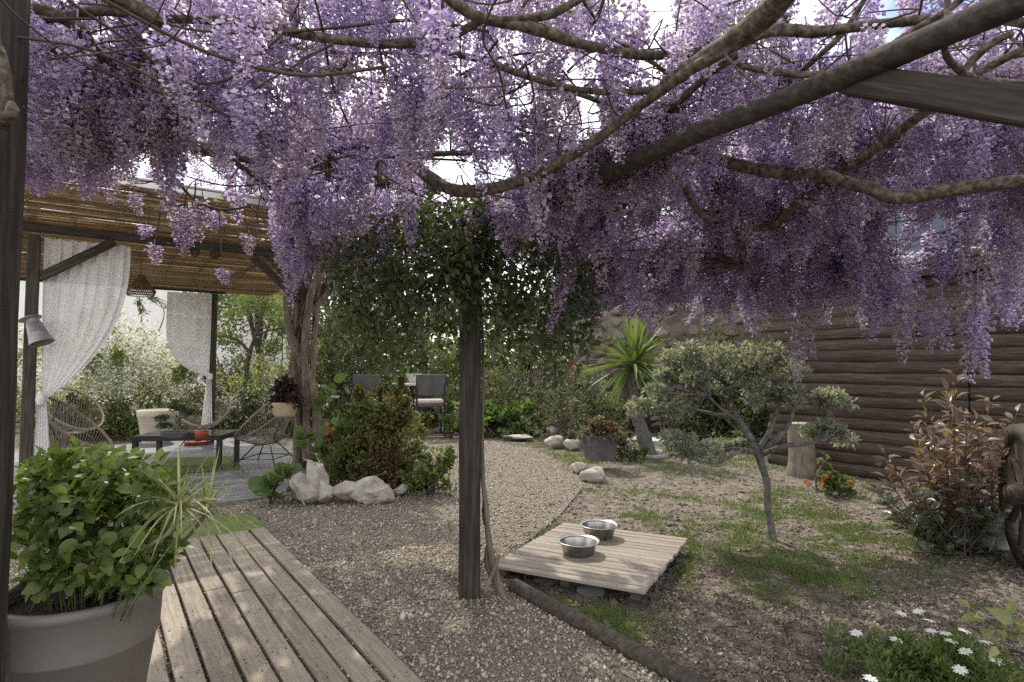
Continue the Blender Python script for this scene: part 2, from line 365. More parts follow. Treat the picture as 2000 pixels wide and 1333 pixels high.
m_olive = foliage('olive leaf', [(.16, .185, .145), (.28, .31, .255), (.48, .51, .46)], transl=.28, rough=.48)
m_yucca = foliage('yucca blade', [(.055, .10, .022), (.11, .175, .042), (.20, .26, .085)], transl=.32, rough=.4)
m_grey = foliage('grey green leaf', [(.075, .090, .052), (.13, .148, .092), (.21, .225, .155)], transl=.3)
m_hedge = foliage('hedge leaf', [(.030, .048, .020), (.066, .094, .040), (.13, .165, .078)], transl=.36)
m_midgreen = foliage('mid green leaf', [(.055, .080, .030), (.105, .138, .058), (.19, .22, .105)], transl=.4)
m_palegreen = foliage('sunny pale leaf', [(.16, .20, .085), (.26, .30, .15), (.40, .42, .26)], transl=.45)
m_blossom = mat('white blossom', [(.66, .67, .58), (.84, .84, .79)], scale=3, rough=.8, island=.6, transl=.4)
m_photr = foliage('bronze young leaf', [(.12, .070, .054), (.20, .140, .118), (.34, .275, .255)], transl=.34, rough=.3, spec=.6)
m_photg = foliage('glossy dark leaf', [(.042, .058, .032), (.080, .102, .058), (.16, .175, .125)], transl=.24, rough=.3, spec=.6)
m_aeon = foliage('dark purple rosette', [(.022, .010, .013), (.045, .020, .024), (.07, .035, .035)], transl=.1, rough=.4)
m_grass = foliage('grass blade', [(.062, .100, .028), (.115, .170, .050), (.21, .26, .11)], transl=.38, rough=.6)
m_dry = mat('dry litter', [(.09, .068, .05), (.20, .16, .125), (.33, .28, .23), (.48, .43, .42)], scale=3, rough=.9, island=.9, world=True)
m_daisy = mat('white petal', [(.82, .82, .80), (.90, .90, .88)], scale=3, rough=.7, transl=.3)
m_yellow = mat('yellow disc', [(.55, .38, .08), (.70, .50, .14)], scale=30, rough=.9)
m_orange = mat('orange petal', [(.34, .11, .04), (.46, .20, .08)], scale=5, rough=.6, transl=.3)
m_redfl = mat('red petal', [(.50, .08, .045), (.62, .15, .08)], scale=5, rough=.6, transl=.3)
m_magenta = mat('pink petal', [(.62, .10, .30), (.72, .25, .42)], scale=5, rough=.6, transl=.3)

# ------------------------------------------------------------------ ground
AX, BX = Vector((-.577, .817, 0)), Vector((.817, .577, 0))   # the garden's own axes: along the boards, across them
RZ = math.atan2(AX.y, AX.x)                                  # local +x along the boards
T0 = G(590, 920)                                             # corner post of the gazebo
def ab(a, b, z=0.0): return T0 + AX * a + BX * b + Vector((0, 0, z))

GRAVEL = [tuple(G(*q)[:2]) for q in [(1340, 1340), (1200, 1262), (1006, 1152), (985, 1095), (1096, 1004), (1140, 950), (1120, 915), (1040, 876), (960, 862), (900, 866), (872, 900), (840, 960), (700, 958), (560, 965), (470, 985), (300, 1020), (-150, 1120)]] + [(-4.2, 1.2), (-2.5, .3), (1.6, .3), (1.25, 1.5)]
FARGRAVEL = [tuple(G(*q)[:2]) for q in [(-60, 846), (300, 846), (420, 846), (560, 822), (330, 812), (60, 812)]]
def soilz(x, y):
    x, y = np.asarray(x, float), np.asarray(y, float)
    z = -.002 - .016 * fbm(x * 1.1 + 3, y * 1.1, 3) - .020 * np.abs(fbm(x * 7, y * 7, 9, 3) - .5)
    return np.where(inpoly(x, y, GRAVEL), -.025, z)
xs = np.concatenate([[-300, -120, -60, -30, -18, -12], np.arange(-9, 9.01, .055), [12, 18, 30, 60, 120, 300]])
ys = np.concatenate([[-60, -20, -8, -3, 0], np.arange(.8, 13, .055), [14, 16, 20, 30, 60, 120, 300, 500]])
gx, gy = np.meshgrid(xs, ys); gz = soilz(gx, gy)
nx, ny = len(xs), len(ys); idx = np.arange(nx * ny).reshape(ny, nx)
Fq = np.stack([idx[:-1, :-1], idx[:-1, 1:], idx[1:, 1:], idx[1:, :-1]], -1).reshape(-1, 4)
struct(obj('ground', mesh_np('ground', np.stack([gx, gy, gz], -1).reshape(-1, 3), Fq, True), m_soil))
def sheet(name, poly, z, m):
    bm = bmesh.new(); bm.faces.new([bm.verts.new((p[0], p[1], z)) for p in poly]); bmesh.ops.triangulate(bm, faces=bm.faces[:])
    bmesh.ops.recalc_face_normals(bm, faces=bm.faces[:])
    me = bpy.data.meshes.new(name); bm.to_mesh(me); bm.free()
    if me.polygons[0].normal.z < 0: me.flip_normals()
    return struct(obj(name, me, m))
sheet('gravel_path', GRAVEL, 0, m_gravelbed)
sheet('gravel_yard', FARGRAVEL, .006, m_gravelbed)
def slab(name, poly, z0, z1, m):
    bm = bmesh.new(); f = bm.faces.new([bm.verts.new((p[0], p[1], z0)) for p in poly])
    r = bmesh.ops.extrude_face_region(bm, geom=[f]); 
    for v in r['geom']:
        if isinstance(v, bmesh.types.BMVert): v.co.z = z1
    bmesh.ops.recalc_face_normals(bm, faces=bm.faces[:])
    bmesh.ops.bevel(bm, geom=bm.edges[:], offset=.006, segments=1, affect='EDGES')
    me = bpy.data.meshes.new(name); bm.to_mesh(me); bm.free(); return obj(name, me, m)
pat = slab('patio', [tuple(v[:2]) for v in (ab(-1.35, -.45), ab(-.2, .05), ab(1.2, .35), ab(3.9, .15), ab(3.9, -4.2), ab(-1.35, -4.2))], -.04, .03, m_patio)
struct(pat, 'smooth grey patio floor under the gazebo')

# gravel stones
OCT = np.array([(1, 0, 0), (-1, 0, 0), (0, 1, 0), (0, -1, 0), (0, 0, .7), (0, 0, -.7)], float)
OCTF = np.array([(0, 2, 4), (2, 1, 4), (1, 3, 4), (3, 0, 4), (2, 0, 5), (1, 2, 5), (3, 1, 5), (0, 3, 5)])
def pebbles():
    x = R.uniform(-3.6, 1.6, 200000); y = R.uniform(1.6, 10.8, 200000)
    px, py = proj(np.stack([x, y, 0 * x], 1))
    k = inpoly(x + R.normal(0, .035, len(x)), y + R.normal(0, .035, len(x)), GRAVEL) & (px > -60) & (px < 2060) & (py < 1390)
    k &= R.random(len(x)) < np.where(y < 4.2, 1, np.where(y < 6, .62, .4))
    x, y = x[k], y[k]
    mb = MB()
    for t in range(3):
        tv = OCT * R.uniform(.75, 1.25, OCT.shape) ; sel = np.arange(len(x)) % 3 == t; n = sel.sum()
        S = R.gamma(5, 1, n) / 5 * .0072; S3 = S[:, None] * R.uniform(.7, 1.35, (n, 3)); S3[:, 2] *= .75
        pos = np.stack([x[sel], y[sel], R.uniform(.0, .007, n)], 1)
        a = unit(n); a[:, 2] *= .35
        V, Fs = scatter(tv, OCTF, pos, frames(a, roll=R.uniform(0, 6, n)), S3); mb.add(V, Fs)
    o = mb.build('gravel', m_pebble); stuff(o, 'loose beige gravel covering the garden path', 'gravel')
pebbles()

# ------------------------------------------------------------------ the boardwalk
def boardwalk():
    base = G(806, 1333); far = G(516, 1040)
    c0 = Vector((far.x, far.y, 0)); d = (Vector((base.x, base.y, 0)) - c0).normalized(); s = Vector((d.y, -d.x, 0))   # s points left
    if s.x > 0: s = -s
    root = thing('boardwalk', 'weathered grey timber boardwalk of long boards laid on the gravel', 'boardwalk', c0, math.atan2(d.y, d.x))
    sl = -1 if (Matrix.Rotation(math.atan2(d.y, d.x), 3, 'Z') @ Vector((0, 1, 0))).dot(s) < 0 else 1
    W, PIT = .100, .1165
    for i in range(8):
        x = -.005 + .012 * random.random() + (.02 * i if i > 4 else 0); ends = sorted([.9 + (.37 * i * 1.7) % .75, 2.05 + (.53 * i) % .6, 3.2 + (.29 * i) % .5]); ends[-1] = 3.9
        for e in ends:
            L = e - x - .003
            o = box('board', (L, W, .03), (x + L / 2, sl * (W / 2 + i * PIT + random.uniform(-.003, .003)), .026 + random.uniform(-.003, .003)), (random.uniform(-.015, .015), 0, random.uniform(-.003, .003)), m_deck, root, bev=.004, rough=.0015, cuts=10)
            x = e
    sm = MB()
    for k in range(8):
        for i in range(8):
            for t in (-.028, .028): lathe(sm, [(.0042, .0425), (.004, .0436), (.0004, .0436)], 7, (.10 + k * .5, sl * (W / 2 + i * PIT + t), 0))
    stuff(sm.build('screw', m_black, root))
    for k in range(5):
        box('joist', (.05, 8 * PIT, .022), (.25 + k * .85, sl * 4 * PIT, -.002), (0, 0, 0), m_darkwood, root)
    return c0, d, s
DC, DD, DS = boardwalk()

# ------------------------------------------------------------------ the wooden platform and the bowls
PV, PU = Vector((.47, .883, 0)).normalized(), Vector((.883, -.47, 0)).normalized()
pc = Vector((.555, 3.79, -.018)); prz = math.atan2(PU.y, PU.x)
plat = thing('wooden_platform', 'low square slatted wooden platform on the soil carrying two steel bowls', 'platform', pc, prz)
plat.rotation_euler = (math.radians(-1.0), math.radians(-.8), prz)
NS, PW, PD = 17, .95, 1.13
for i in range(NS):
    p = PD / NS
    box('slat', (PW + random.uniform(-.008, .008), p - .007, .02), (random.uniform(-.004, .004), -PD / 2 + (i + .5) * p, .098 + random.uniform(-.002, .002)), (random.uniform(-.012, .012), 0, 0), m_pallet, plat, bev=.003, rough=.001, cuts=6)
for x in (-.41, 0, .41):
    box('joist', (.055, PD - .04, .045), (x, 0, .065), (0, 0, 0), m_darkwood, plat)
for x, y in ((-.38, -.45), (.40, -.46), (-.38, .45), (.40, .45)):
    box('foot', (.10, .09, .10), (x, y, -.012), (0, 0, .2), m_darkwood, plat, bev=.008)
for i, (x, y) in enumerate(((-.18, -.40), (.05, -.36), (.12, -.44))):
    q = pc + PU * x + PV * y
    tag(obj('stone', rockmesh('stone', .09, .07, .05, 30 + i), m_slate, None, (q.x, q.y, .0)), ['dark rounded stone under the front edge of the platform, leftmost of three', 'dark rounded stone under the front edge of the platform, middle of three', 'dark rounded stone under the front edge of the platform, rightmost of three'][i], 'stone', 'stones under the platform')
def bowl(px, py, label):
    q = G(px, py, .091)
    root = thing('dog_bowl', label, 'bowl', (q.x, q.y, q.z), 0, 'steel bowls on the platform')
    mb = MB(); lathe(mb, [(.001, .006), (.085, .006), (.093, .010), (.114, .072), (.118, .080), (.131, .085), (.134, .082), (.131, .079), (.122, .075), (.117, .069), (.098, .004), (.09, .0005), (.001, .0005)], 40)
    mb.build('shell', m_steel, root, True)
    mb = MB(); tube(mb, [(.1335 * math.cos(a), .1335 * math.sin(a), .0845) for a in np.linspace(0, 2 * math.pi, 41)], .004, 6, smooth=False, cap=False); mb.build('rim', m_steel, root, True)
bowl(1130, 1082, 'nearer of the two brushed steel bowls on the slatted platform')
bowl(1170, 1048, 'farther of the two brushed steel bowls on the slatted platform')

# timber edging between gravel and soil
def edging(name, pts, r, label):
    mb = MB(); tube(mb, pts, r, 10, lump=.12); return tag(mb.build(name, m_darkwood, None, True), label, 'edging')
e0, e1 = G(1004, 1152), G(1345, 1342)
edging('timber_edging', [e0 + (e1 - e0) * t + Vector((0, 0, .022)) for t in (0, .25, .5, .75, 1, 1.4)], .042, 'long round timber edging between the gravel and the grassy soil')

# ------------------------------------------------------------------ pergola
PB = G(917, 1163)                                           # foot of the middle post
NA = -AX
perg = thing('pergola', 'dark timber pergola carrying the wisteria overhead', 'pergola', PB)
def pv(v): return Vector(v)
def post(p, wd, h, rz, m, parent, name='post'):
    o = obj(name, boxmesh(name, h, wd, wd, .008, rough=.004, cuts=14), m, parent)
    M = Matrix.Rotation(rz, 4, 'Z') @ Matrix.Rotation(-math.pi / 2, 4, 'Y'); M.translation = Vector((p.x, p.y, p.z + h / 2))
    o.matrix_basis = parent.matrix_basis.inverted() @ M if parent is not None else M
    return o
perg.matrix_basis = Matrix.Translation(PB)
post(PB + Vector((0, 0, -.05)), .122, 2.15, .06, m_post, perg)
LP = Vector((-1.532, 1.60, -.05)); post(LP, .16, 2.75, .1, m_post, perg)
RP = PB + NA * 2.95; post(RP + Vector((0, 0, -.05)), .12, 2.12, RZ, m_post, perg)
LF = ab(-1.25, -.25); 
def logbeam(p, q, r, parent):
    p, q = Vector(p), Vector(q); pts = [p.lerp(q, t) + Vector((random.uniform(-.012, .012), 0, random.uniform(-.014, .014))) for t in np.linspace(0, 1, 9)]
    mb = MB(); tube(mb, [v - parent.location for v in pts], [r * random.uniform(.92, 1.08) for _ in pts], 12, lump=.10)
    return mb.build('log_beam', m_post, parent, True)
zb = 2.13
logbeam(PB + NA * 3.3 + Vector((0, 0, zb)), PB - NA * .25 + Vector((0, 0, zb)), .036, perg)
logbeam(P(-40, 215, 3.6), P(860, 372, 4.7), .05, perg)
logbeam(P(1180, 345, 3.6), P(2100, 330, 4.4), .04, perg)
bA = PB + NA * 2.12 + BX * .045 + Vector((0, 0, zb - .02)); bB = RP + Vector((0, 0, 1.60))
tb = timber('brace', bA + NA * -.06 + Vector((0, 0, .03)), bB, .07, .08, m_post, perg)

# ------------------------------------------------------------------ gazebo
gaz = thing('gazebo', 'reed roofed timber gazebo over the seating patio', 'gazebo', T0)
gaz.matrix_basis = Matrix.Translation(T0)
ZF, ZBk = 2.58, 2.50
corner = {'fr': ab(0, 0), 'fl': ab(0, -2.63), 'br': ab(3.4, -.58), 'bl': ab(3.4, -3.3)}
for k, v in corner.items(): post(v, .11 if k != 'fl' else .10, (ZF if k[0] == 'f' else ZBk) + .02, RZ, m_darkwood, gaz)
Z = lambda v, z: Vector((v.x, v.y, z))
timber('beam', Z(ab(0, -3.2), ZF + .10), Z(ab(0, .4), ZF + .10), .08, .085, m_darkwood, gaz)
timber('beam', Z(ab(3.4, -3.7), ZBk + .05), Z(ab(3.4, -.4), ZBk + .05), .05, .04, m_black, gaz)
timber('beam', Z(corner['bl'], ZBk + .30), Z(corner['fl'], ZF + .32), .08, .10, m_darkwood, gaz)
timber('beam', Z(corner['br'], ZBk + .30), Z(corner['fr'], ZF + .32), .08, .10, m_darkwood, gaz)
timber('brace', Z(ab(0, -2.57), 2.19), Z(ab(0, -1.98), ZF + .04), .07, .085, m_darkwood, gaz)
timber('brace', Z(ab(0, -.06), 2.12), Z(ab(0, -.62), ZF + .03), .07, .085, m_darkwood, gaz)
timber('brace', Z(ab(0, .05), 2.05), Z(ab(0, .45), ZF + .03), .06, .07, m_darkwood, gaz)
for b in (-2.9, -.9):
    timber('rafter', Z(ab(3.5, b), ZBk + .30), Z(ab(0, b), ZF + .34), .045, .06, m_darkwood, gaz)
def roofz(a): return np.where(a > 0, ZF + .235 - (ZF - ZBk) * a / 3.4, ZF + .235 + (2.97 - ZF - .235) * (-a) / 1.06)
def reeds():
    mb = MB(); a = np.concatenate([np.arange(-1.06, 4.7, .0112), np.arange(-1.06, 4.7, .0125)]); n = len(a); V = []
    lay = np.concatenate([np.zeros(n // 2), np.ones(n - n // 2)])
    tri = [(math.cos(t), math.sin(t)) for t in (0, 2.09, 4.19)]
    for i in range(n):
        if lay[i] and R.random() < .3: continue
        b0 = -3.6 + R.uniform(-.06, .1); b1 = .62 + R.uniform(-.12, .06); r = R.uniform(.0045, .0070)
        if R.random() < .10: b0 += R.uniform(.3, 2.2)
        if R.random() < .10: b1 -= R.uniform(.3, 2.2)
        pts = []
        off = R.uniform(-.006, .006); sk = R.uniform(-.004, .004)
        for k in range(5):
            b = b0 + (b1 - b0) * k / 4; aa = a[i] + R.uniform(-.004, .004) + sk * k
            z = float(roofz(aa)) + .008 * lay[i] + off + R.uniform(-.005, .005) - .018 * math.sin(b * 3.1) ** 2
            p = ab(aa, b, z) - T0; pts.append(p)
        VV = [p + AX * (c * r) + Vector((0, 0, s * r)) for p in pts for c, s in tri]
        FF = [(k * 3 + j, k * 3 + (j + 1) % 3, k * 3 + 3 + (j + 1) % 3, k * 3 + 3 + j) for k in range(4) for j in range(3)]
        mb.add([tuple(v) for v in VV], FF)
    o = mb.build('reed_mat', m_reed, gaz); stuff(o)
reeds()
timber('fascia', Z(ab(-1.085, -3.5), 2.985), Z(ab(-1.085, .62), 2.985), .025, .055, m_white, gaz)
timber('fascia', Z(ab(-1.04, -3.5), 3.045), Z(ab(-1.04, .62), 3.045), .10, .02, m_white, gaz)
for b in (-3.3, -2.3, -1.3, -.3):
    timber('roof_batten', Z(ab(-1.03, b), 3.02), Z(ab(3.5, b), 2.80), .04, .03, m_darkwood, gaz)

# curtains
def curtain(name, label, top0, top1, tie, floor_z, zt, m, npl, seed, sway, ex=2.7):
    # hangs from top0..top1 and is gathered to the tie point on the post, then falls free
    root = thing(name, label, 'curtain', (top0.x, top0.y, 0), 0, 'white curtains of the gazebo'); root.matrix_basis = Matrix.Translation((top0.x, top0.y, 0))
    o0 = Vector((top0.x, top0.y, 0)); dv = (top1 - top0); dv.z = 0; nrm = Vector((-dv.y, dv.x, 0)).normalized()
    nu, nv = 420, 60; V = np.zeros((nv, nu, 3)); rs = np.random.default_rng(seed); ph = rs.uniform(0, 6, 4)
    for j in range(nv):
        s = j / (nv - 1); z = zt + (tie.z - zt) * s
        for i in range(nu):
            u = i / (nu - 1); off = u * (1 - .955 * s ** ex) + .025 * s * s
            amp = .026 * (1 - .70 * s)
            wv = amp * (math.sin(u * npl * 6.28 + ph[0] + .5 * math.sin(2 * s + u * 4)) + .22 * math.sin(u * npl * 2.3 * 6.28 + ph[1] + .6 * s))
            bl = Vector((top0.x, top0.y, 0)).lerp(Vector((tie.x, tie.y, 0)), s ** 3)
            p = bl + dv * off + nrm * (wv + sway * math.sin(s * 3.14) * u)
            zz = z - .10 * (1 - u) * 0 - .05 * math.sin(math.pi * s) * u * 0
            V[j, i] = (p.x - o0.x, p.y - o0.y, zz)
    idx = np.arange(nu * nv).reshape(nv, nu)
    Fq = np.stack([idx[:-1, :-1], idx[:-1, 1:], idx[1:, 1:], idx[1:, :-1]], -1).reshape(-1, 4)
    obj('drape', mesh_np('drape', V.reshape(-1, 3), Fq, True), m, root)
    nv2 = 20; V = np.zeros((nv2, nu, 3))
    for j in range(nv2):
        s = j / (nv2 - 1); z = tie.z + (floor_z - tie.z) * s
        for i in range(nu):
            u = i / (nu - 1); wd = .07 + .10 * s
            p = Vector((tie.x, tie.y, 0)) + dv.normalized() * ((u - .3) * wd) + nrm * (.012 * math.sin(u * 5 * 6.28 + ph[2] + s))
            V[j, i] = (p.x - o0.x, p.y - o0.y, z)
    idx = np.arange(nu * nv2).reshape(nv2, nu)
    Fq = np.stack([idx[:-1, :-1], idx[:-1, 1:], idx[1:, 1:], idx[1:, :-1]], -1).reshape(-1, 4)
    obj('tail', mesh_np('tail', V.reshape(-1, 3), Fq, True), m_sheerthick, root)
    mb = MB(); c = tie - o0
    lathe(mb, [(.030, -.05), (.038, -.02), (.041, .0), (.038, .02), (.028, .06)], 18, c); mb.build('tie_band', m_sheerthick, root, True)
fl = corner['fl']; 
curtain('curtain', 'large sheer white curtain tied to the front post beside the metal lamp', Z(ab(.09, -2.56), 0), Z(ab(.09, -1.83), 0), Z(ab(-.02, -2.54), .97), .06, ZF + .02, m_sheer, 7, 1, -.10)
br = corner['br']; ct0 = Z(ab(3.33, -.62), 0); pL = P(340, 560, 9.55)
curtain('curtain', 'small white curtain tied to the back post behind the table', ct0, Z(ab(3.33, -1.26), 0), Z(ab(3.30, -.62), 1.12), .30, ZBk, m_sheer2, 5, 2, -.04, 6)

# pendant lamp
pl = P(275, 560, 7.6)
lamp = thing('pendant_lamp', 'woven rattan pendant lamp hanging from the reed roof', 'lamp', pl)
mb = MB(); tube(mb, [(0, 0, .13), (0, 0, .55)], .005, 6); mb.build('cord', m_wicker, lamp)
mb = MB(); prof = [(.035, .16), (.05, .12), (.115, .02), (.178, -.06), (.15, -.125)]
for k in range(46):
    a = 2 * math.pi * k / 46
    tube(mb, [(r * math.cos(a), r * math.sin(a), z) for r, z in prof], .0045, 4, smooth=False)
for r, z in [(.05, .12), (.07, .09), (.092, .055), (.115, .02), (.135, -.005), (.155, -.03), (.17, -.05), (.178, -.06), (.168, -.085), (.15, -.125)]:
    tube(mb, [(r * math.cos(a), r * math.sin(a), z) for a in np.linspace(0, 2 * math.pi, 25)], .005, 4, smooth=False, cap=False)
mb.build('shade', m_wicker, lamp)
for i, (px, py, Y) in enumerate(((379, 492, 6.6), (420, 497, 6.8))):
    q = P(px, py, Y); b = thing('wicker_ball', ['round wicker ball lantern hanging under the reeds, nearer the rattan pendant', 'round wicker ball lantern hanging under the reeds, farther from the rattan pendant'][i], 'lantern', q, 0, 'wicker balls under the reed roof')
    mb = MB()
    for k in range(14):
        ax = Vector(unit(1)[0]); u = ax.orthogonal().normalized(); v = ax.cross(u)
        tube(mb, [(u * math.cos(t) + v * math.sin(t)) * .06 for t in np.linspace(0, 2 * math.pi, 17)], .004, 3, smooth=False, cap=False)
    mb.build('ball', m_wicker, b); mb = MB(); tube(mb, [(0, 0, .06), (0, 0, .2)], .003, 4); mb.build('string', m_wicker, b)

# metal lamp on the front post
q = P(66, 640, 5.42)
wl = thing('wall_lamp', 'grey galvanised metal spot lamp fixed to the gazebo post beside the curtain', 'lamp', q)
mb = MB(); lathe(mb, [(.02, .11), (.05, .10), (.055, .075), (.052, .06), (.056, .055), (.075, -.05), (.098, -.16), (.102, -.165), (.094, -.158), (.06, .04), (.001, .05)], 28)
s = mb.build('shade', m_zinc, wl, True); s.rotation_euler = (0, math.radians(-24), 0); s.location = (.015, 0, 0)
mb = MB(); lathe(mb, [(.03, .0), (.09, .012), (.092, .02), (.03, .03)], 24, (0, 0, .075)); s = mb.build('cap_ring', m_zinc, wl, True); s.rotation_euler = (0, math.radians(-24), 0)
mb = MB(); tube(mb, [(-.10, .05, .05), (-.06, .02, .10), (-.01, 0, .10)], .016, 8); mb.build('bracket', m_zinc, wl, True)

# ------------------------------------------------------------------ seating
def acapulco(label, loc, rz):
    c = thing('string_chair', label, 'chair', loc, rz, 'string chairs around the low table'); N = 66
    tl = math.radians(42); a_, b_ = .385, .45
    def rim(t):
        w_ = a_ * (1 - .10 * math.cos(t)); return Vector((w_ * math.sin(t), b_ * math.cos(t) * math.cos(tl) - .02, .63 - b_ * math.cos(t) * math.sin(tl) - .02 * math.sin(t) ** 2))
    def low(t): return Vector((.13 * math.sin(t), .13 * math.cos(t) - .06, .27 - .015 * math.cos(t)))
    ths = np.linspace(0, 2 * math.pi, 49)
    mb = MB(); tube(mb, [rim(t) for t in ths], .015, 8, smooth=False, cap=False); mb.build('rim', m_rim, c, True)
    mb = MB(); tube(mb, [low(t) for t in ths[::2]], .010, 6, smooth=False, cap=False); mb.build('base_ring', m_black, c, True)
    mb = MB()
    for k in range(N):
        t = 2 * math.pi * k / N; r0, r1 = rim(t), low(t); ct = Vector((r0.x * .82, r0.y * .82 + r1.y * .1, .30 + (r0.z - .30) * .22))
        tube(mb, [r0 * (1 - s) ** 2 + ct * 2 * s * (1 - s) + r1 * s * s for s in np.linspace(0, 1, 8)], .0042, 3, smooth=False, cap=False)
    for k in range(14):                                     # cords across the seat
        t = math.pi * k / 14; tube(mb, [low(t), low(t + math.pi)], .0042, 3, smooth=False)
    stuff(mb.build('cord_web', m_cord, c))
    for sx, sy in ((1, 1), (-1, 1), (1, -1), (-1, -1)):
        mb = MB(); tube(mb, [(sx * .10, -.06 + sy * .09, .275), (sx * .30, -.05 + sy * .27, .012)], .0085, 6); mb.build('leg', m_black, c, True)
    mb = MB(); q = [(.235, .16, .10), (-.235, .16, .10), (-.235, -.255, .10), (.235, -.255, .10), (.235, .16, .10)]
    tube(mb, q, .007, 6, smooth=False); mb.build('leg_frame', m_black, c, True)
    mb = MB()
    for s in (-1, 1): tube(mb, [low(math.pi * (1 + .18 * s)), (s * .15, -.24, .40), rim(math.pi * (1 + .2 * s))], .008, 6)
    mb.build('back_support', m_black, c, True)
    return c
def face(p, tgt): return math.atan2(-(tgt.x - p.x), tgt.y - p.y)
tbl = G(343, 925); tbl = Vector((tbl.x, tbl.y + .26, .03))
ch = [('beige string chair nearest the big curtain, seen from behind', G(150, 945)), ('beige string chair partly hidden by the big curtain, beyond the nearest chair', G(145, 885)), ('beige string chair facing the camera behind the low table, against the small curtain', G(396, 872)), ('beige string chair beside the vine trunk at the end of the low table', G(512, 912))]
rzs = [None, None, None, None]
for i, (lb, p) in enumerate(ch):
    p = Vector((p.x, p.y, .03)); acapulco(lb, p, (math.radians(-74), math.radians(-108), face(p, tbl), math.radians(86))[i])
tb = thing('coffee_table', 'low black rectangular table with a dark top on the patio', 'table', tbl, math.radians(6))
box('table_top', (1.02, .62, .012), (0, 0, .425), (0, 0, 0), m_glass, tb, bev=.003)
for s in (-1, 1):
    box('apron', (1.02, .045, .05), (0, s * .29, .392), (0, 0, 0), m_black, tb, bev=.003)
    box('apron', (.045, .53, .05), (s * .487, 0, .392), (0, 0, 0), m_black, tb, bev=.003)
    for t in (-1, 1): box('leg', (.055, .055, .366), (s * .483, t * .285, .183), (0, 0, 0), m_black, tb, bev=.003)
def on_table(px, py): return G(px, py, .464)
def leaf_parts(pos, M, S, tpl, m, parent, limit=290, name='leaf'):   # the leaves that show largest as parts, the rest joined
    w0 = np.array(parent.location); qx, qy = proj(pos + w0); dd = (pos + w0)[:, 1] + np.where((qx > 0) & (qx < 2000) & (qy < 1333), 0, 50); od = np.argsort(dd)
    me = mesh_np(name, *tpl); me.materials.append(m)
    for i in od[:limit]:
        o = obj(name, me, None, parent); X = Matrix([list(r) for r in M[i]]).to_4x4() @ Matrix.Diagonal((*S[i], 1)); X.translation = Vector(pos[i]); o.matrix_basis = X
    k = od[limit:]
    if len(k):
        V, Fs = scatter(*tpl, pos[k], M[k], S[k]); stuff(obj('foliage', mesh_np('foliage', V, Fs), m, parent))
def clump(centers, rad, n, tpl, size, asp=.5, up=.35, flat=1.0, raw=False):
    k = R.integers(0, len(centers), n); c = np.asarray(centers, float)[k]; rd = np.asarray(rad, float)[k] if hasattr(rad, '__len__') else np.full(n, rad)
    u = unit(n); rr = rd * R.random(n) ** .45
    off = u * rr[:, None]; off[:, 2] *= flat; pos = c + off
    d = u * .8 + unit(n) * .9; d[:, 2] += up; S = size * R.uniform(.65, 1.25, n)
    M = frames(d, roll=R.normal(0, .7, n))
    if raw: return pos, M, np.stack([S * asp * 2, S, S], 1)
    return scatter(tpl[0], tpl[1], pos, M, np.stack([S * asp * 2, S, S], 1))
# bonsai
q = on_table(343, 855); bo = thing('bonsai', 'small bonsai tree in a shallow oval pot on the low table', 'bonsai', q)
mb = MB(); lathe(mb, [(.001, .0), (.14, .0), (.155, .01), (.17, .055), (.178, .06), (.178, .07), (.165, .07), (.16, .055), (.001, .055)], 30, ell=.62); mb.build('pot', m_slate, bo, True)
mb = MB(); tube(mb, [(0, 0, .05), (.02, 0, .10), (-.01, .01, .17), (.04, 0, .24), (.03, 0, .32)], [.026, .022, .018, .013, .006], 8, lump=.2)
tube(mb, [(0, 0, .15), (-.12, 0, .19), (-.20, 0, .20)], [.01, .007, .003], 6); tube(mb, [(.03, 0, .21), (.14, .02, .26), (.19, .02, .26)], [.01, .006, .003], 6); tube(mb, [(.0, 0, .11), (-.1, -.02, .12), (-.17, -.02, .11)], [.009, .006, .003], 6)
mb.build('trunk', m_olivebark, bo, True)
cc = [(-.19, 0, .22), (-.14, 0, .23), (-.16, -.02, .14), (-.1, 0, .14), (.17, .02, .29), (.12, 0, .29), (.03, 0, .35), (-.03, .02, .34), (.08, -.02, .35), (.0, 0, .40)]
V, Fs = clump(cc, .062, 1500, LEAF_S, .020, .5, .4, .55); obj('foliage', mesh_np('foliage', V, Fs), m_hedge, bo)
# tins, saucer
def tin(px, py, r, h, m, label, cat='tin'):
    q = on_table(px, py); t = thing('candle_tin', label, cat, q)
    mb = MB(); lathe(mb, [(.001, 0), (r, 0), (r, h), (r * .9, h), (r * .88, h * .75), (.001, h * .75)], 24); mb.build('body', m, t, True)
    mb = MB(); lathe(mb, [(r * 1.0, h * .86), (r * 1.05, h * .88), (r * 1.05, h * 1.02), (r * .9, h * 1.02)], 24); mb.build('rim', m_zinc if m is not m_slate else m_slate, t, True)
tin(394, 856, .072, .095, m_red, 'dark red round tin on the low table')
tin(378, 848, .045, .05, m_terra, 'small terracotta dish on the low table between bonsai and tin', 'dish')
q = G(385, 872); t = thing('terracotta_saucer', 'wide terracotta saucer on the patio behind the low table', 'saucer', (q.x, q.y, .03))
mb = MB(); lathe(mb, [(.001, 0), (.17, 0), (.20, .05), (.21, .055), (.20, .06), (.17, .02), (.001, .02)], 30); mb.build('dish', m_terra, t, True)
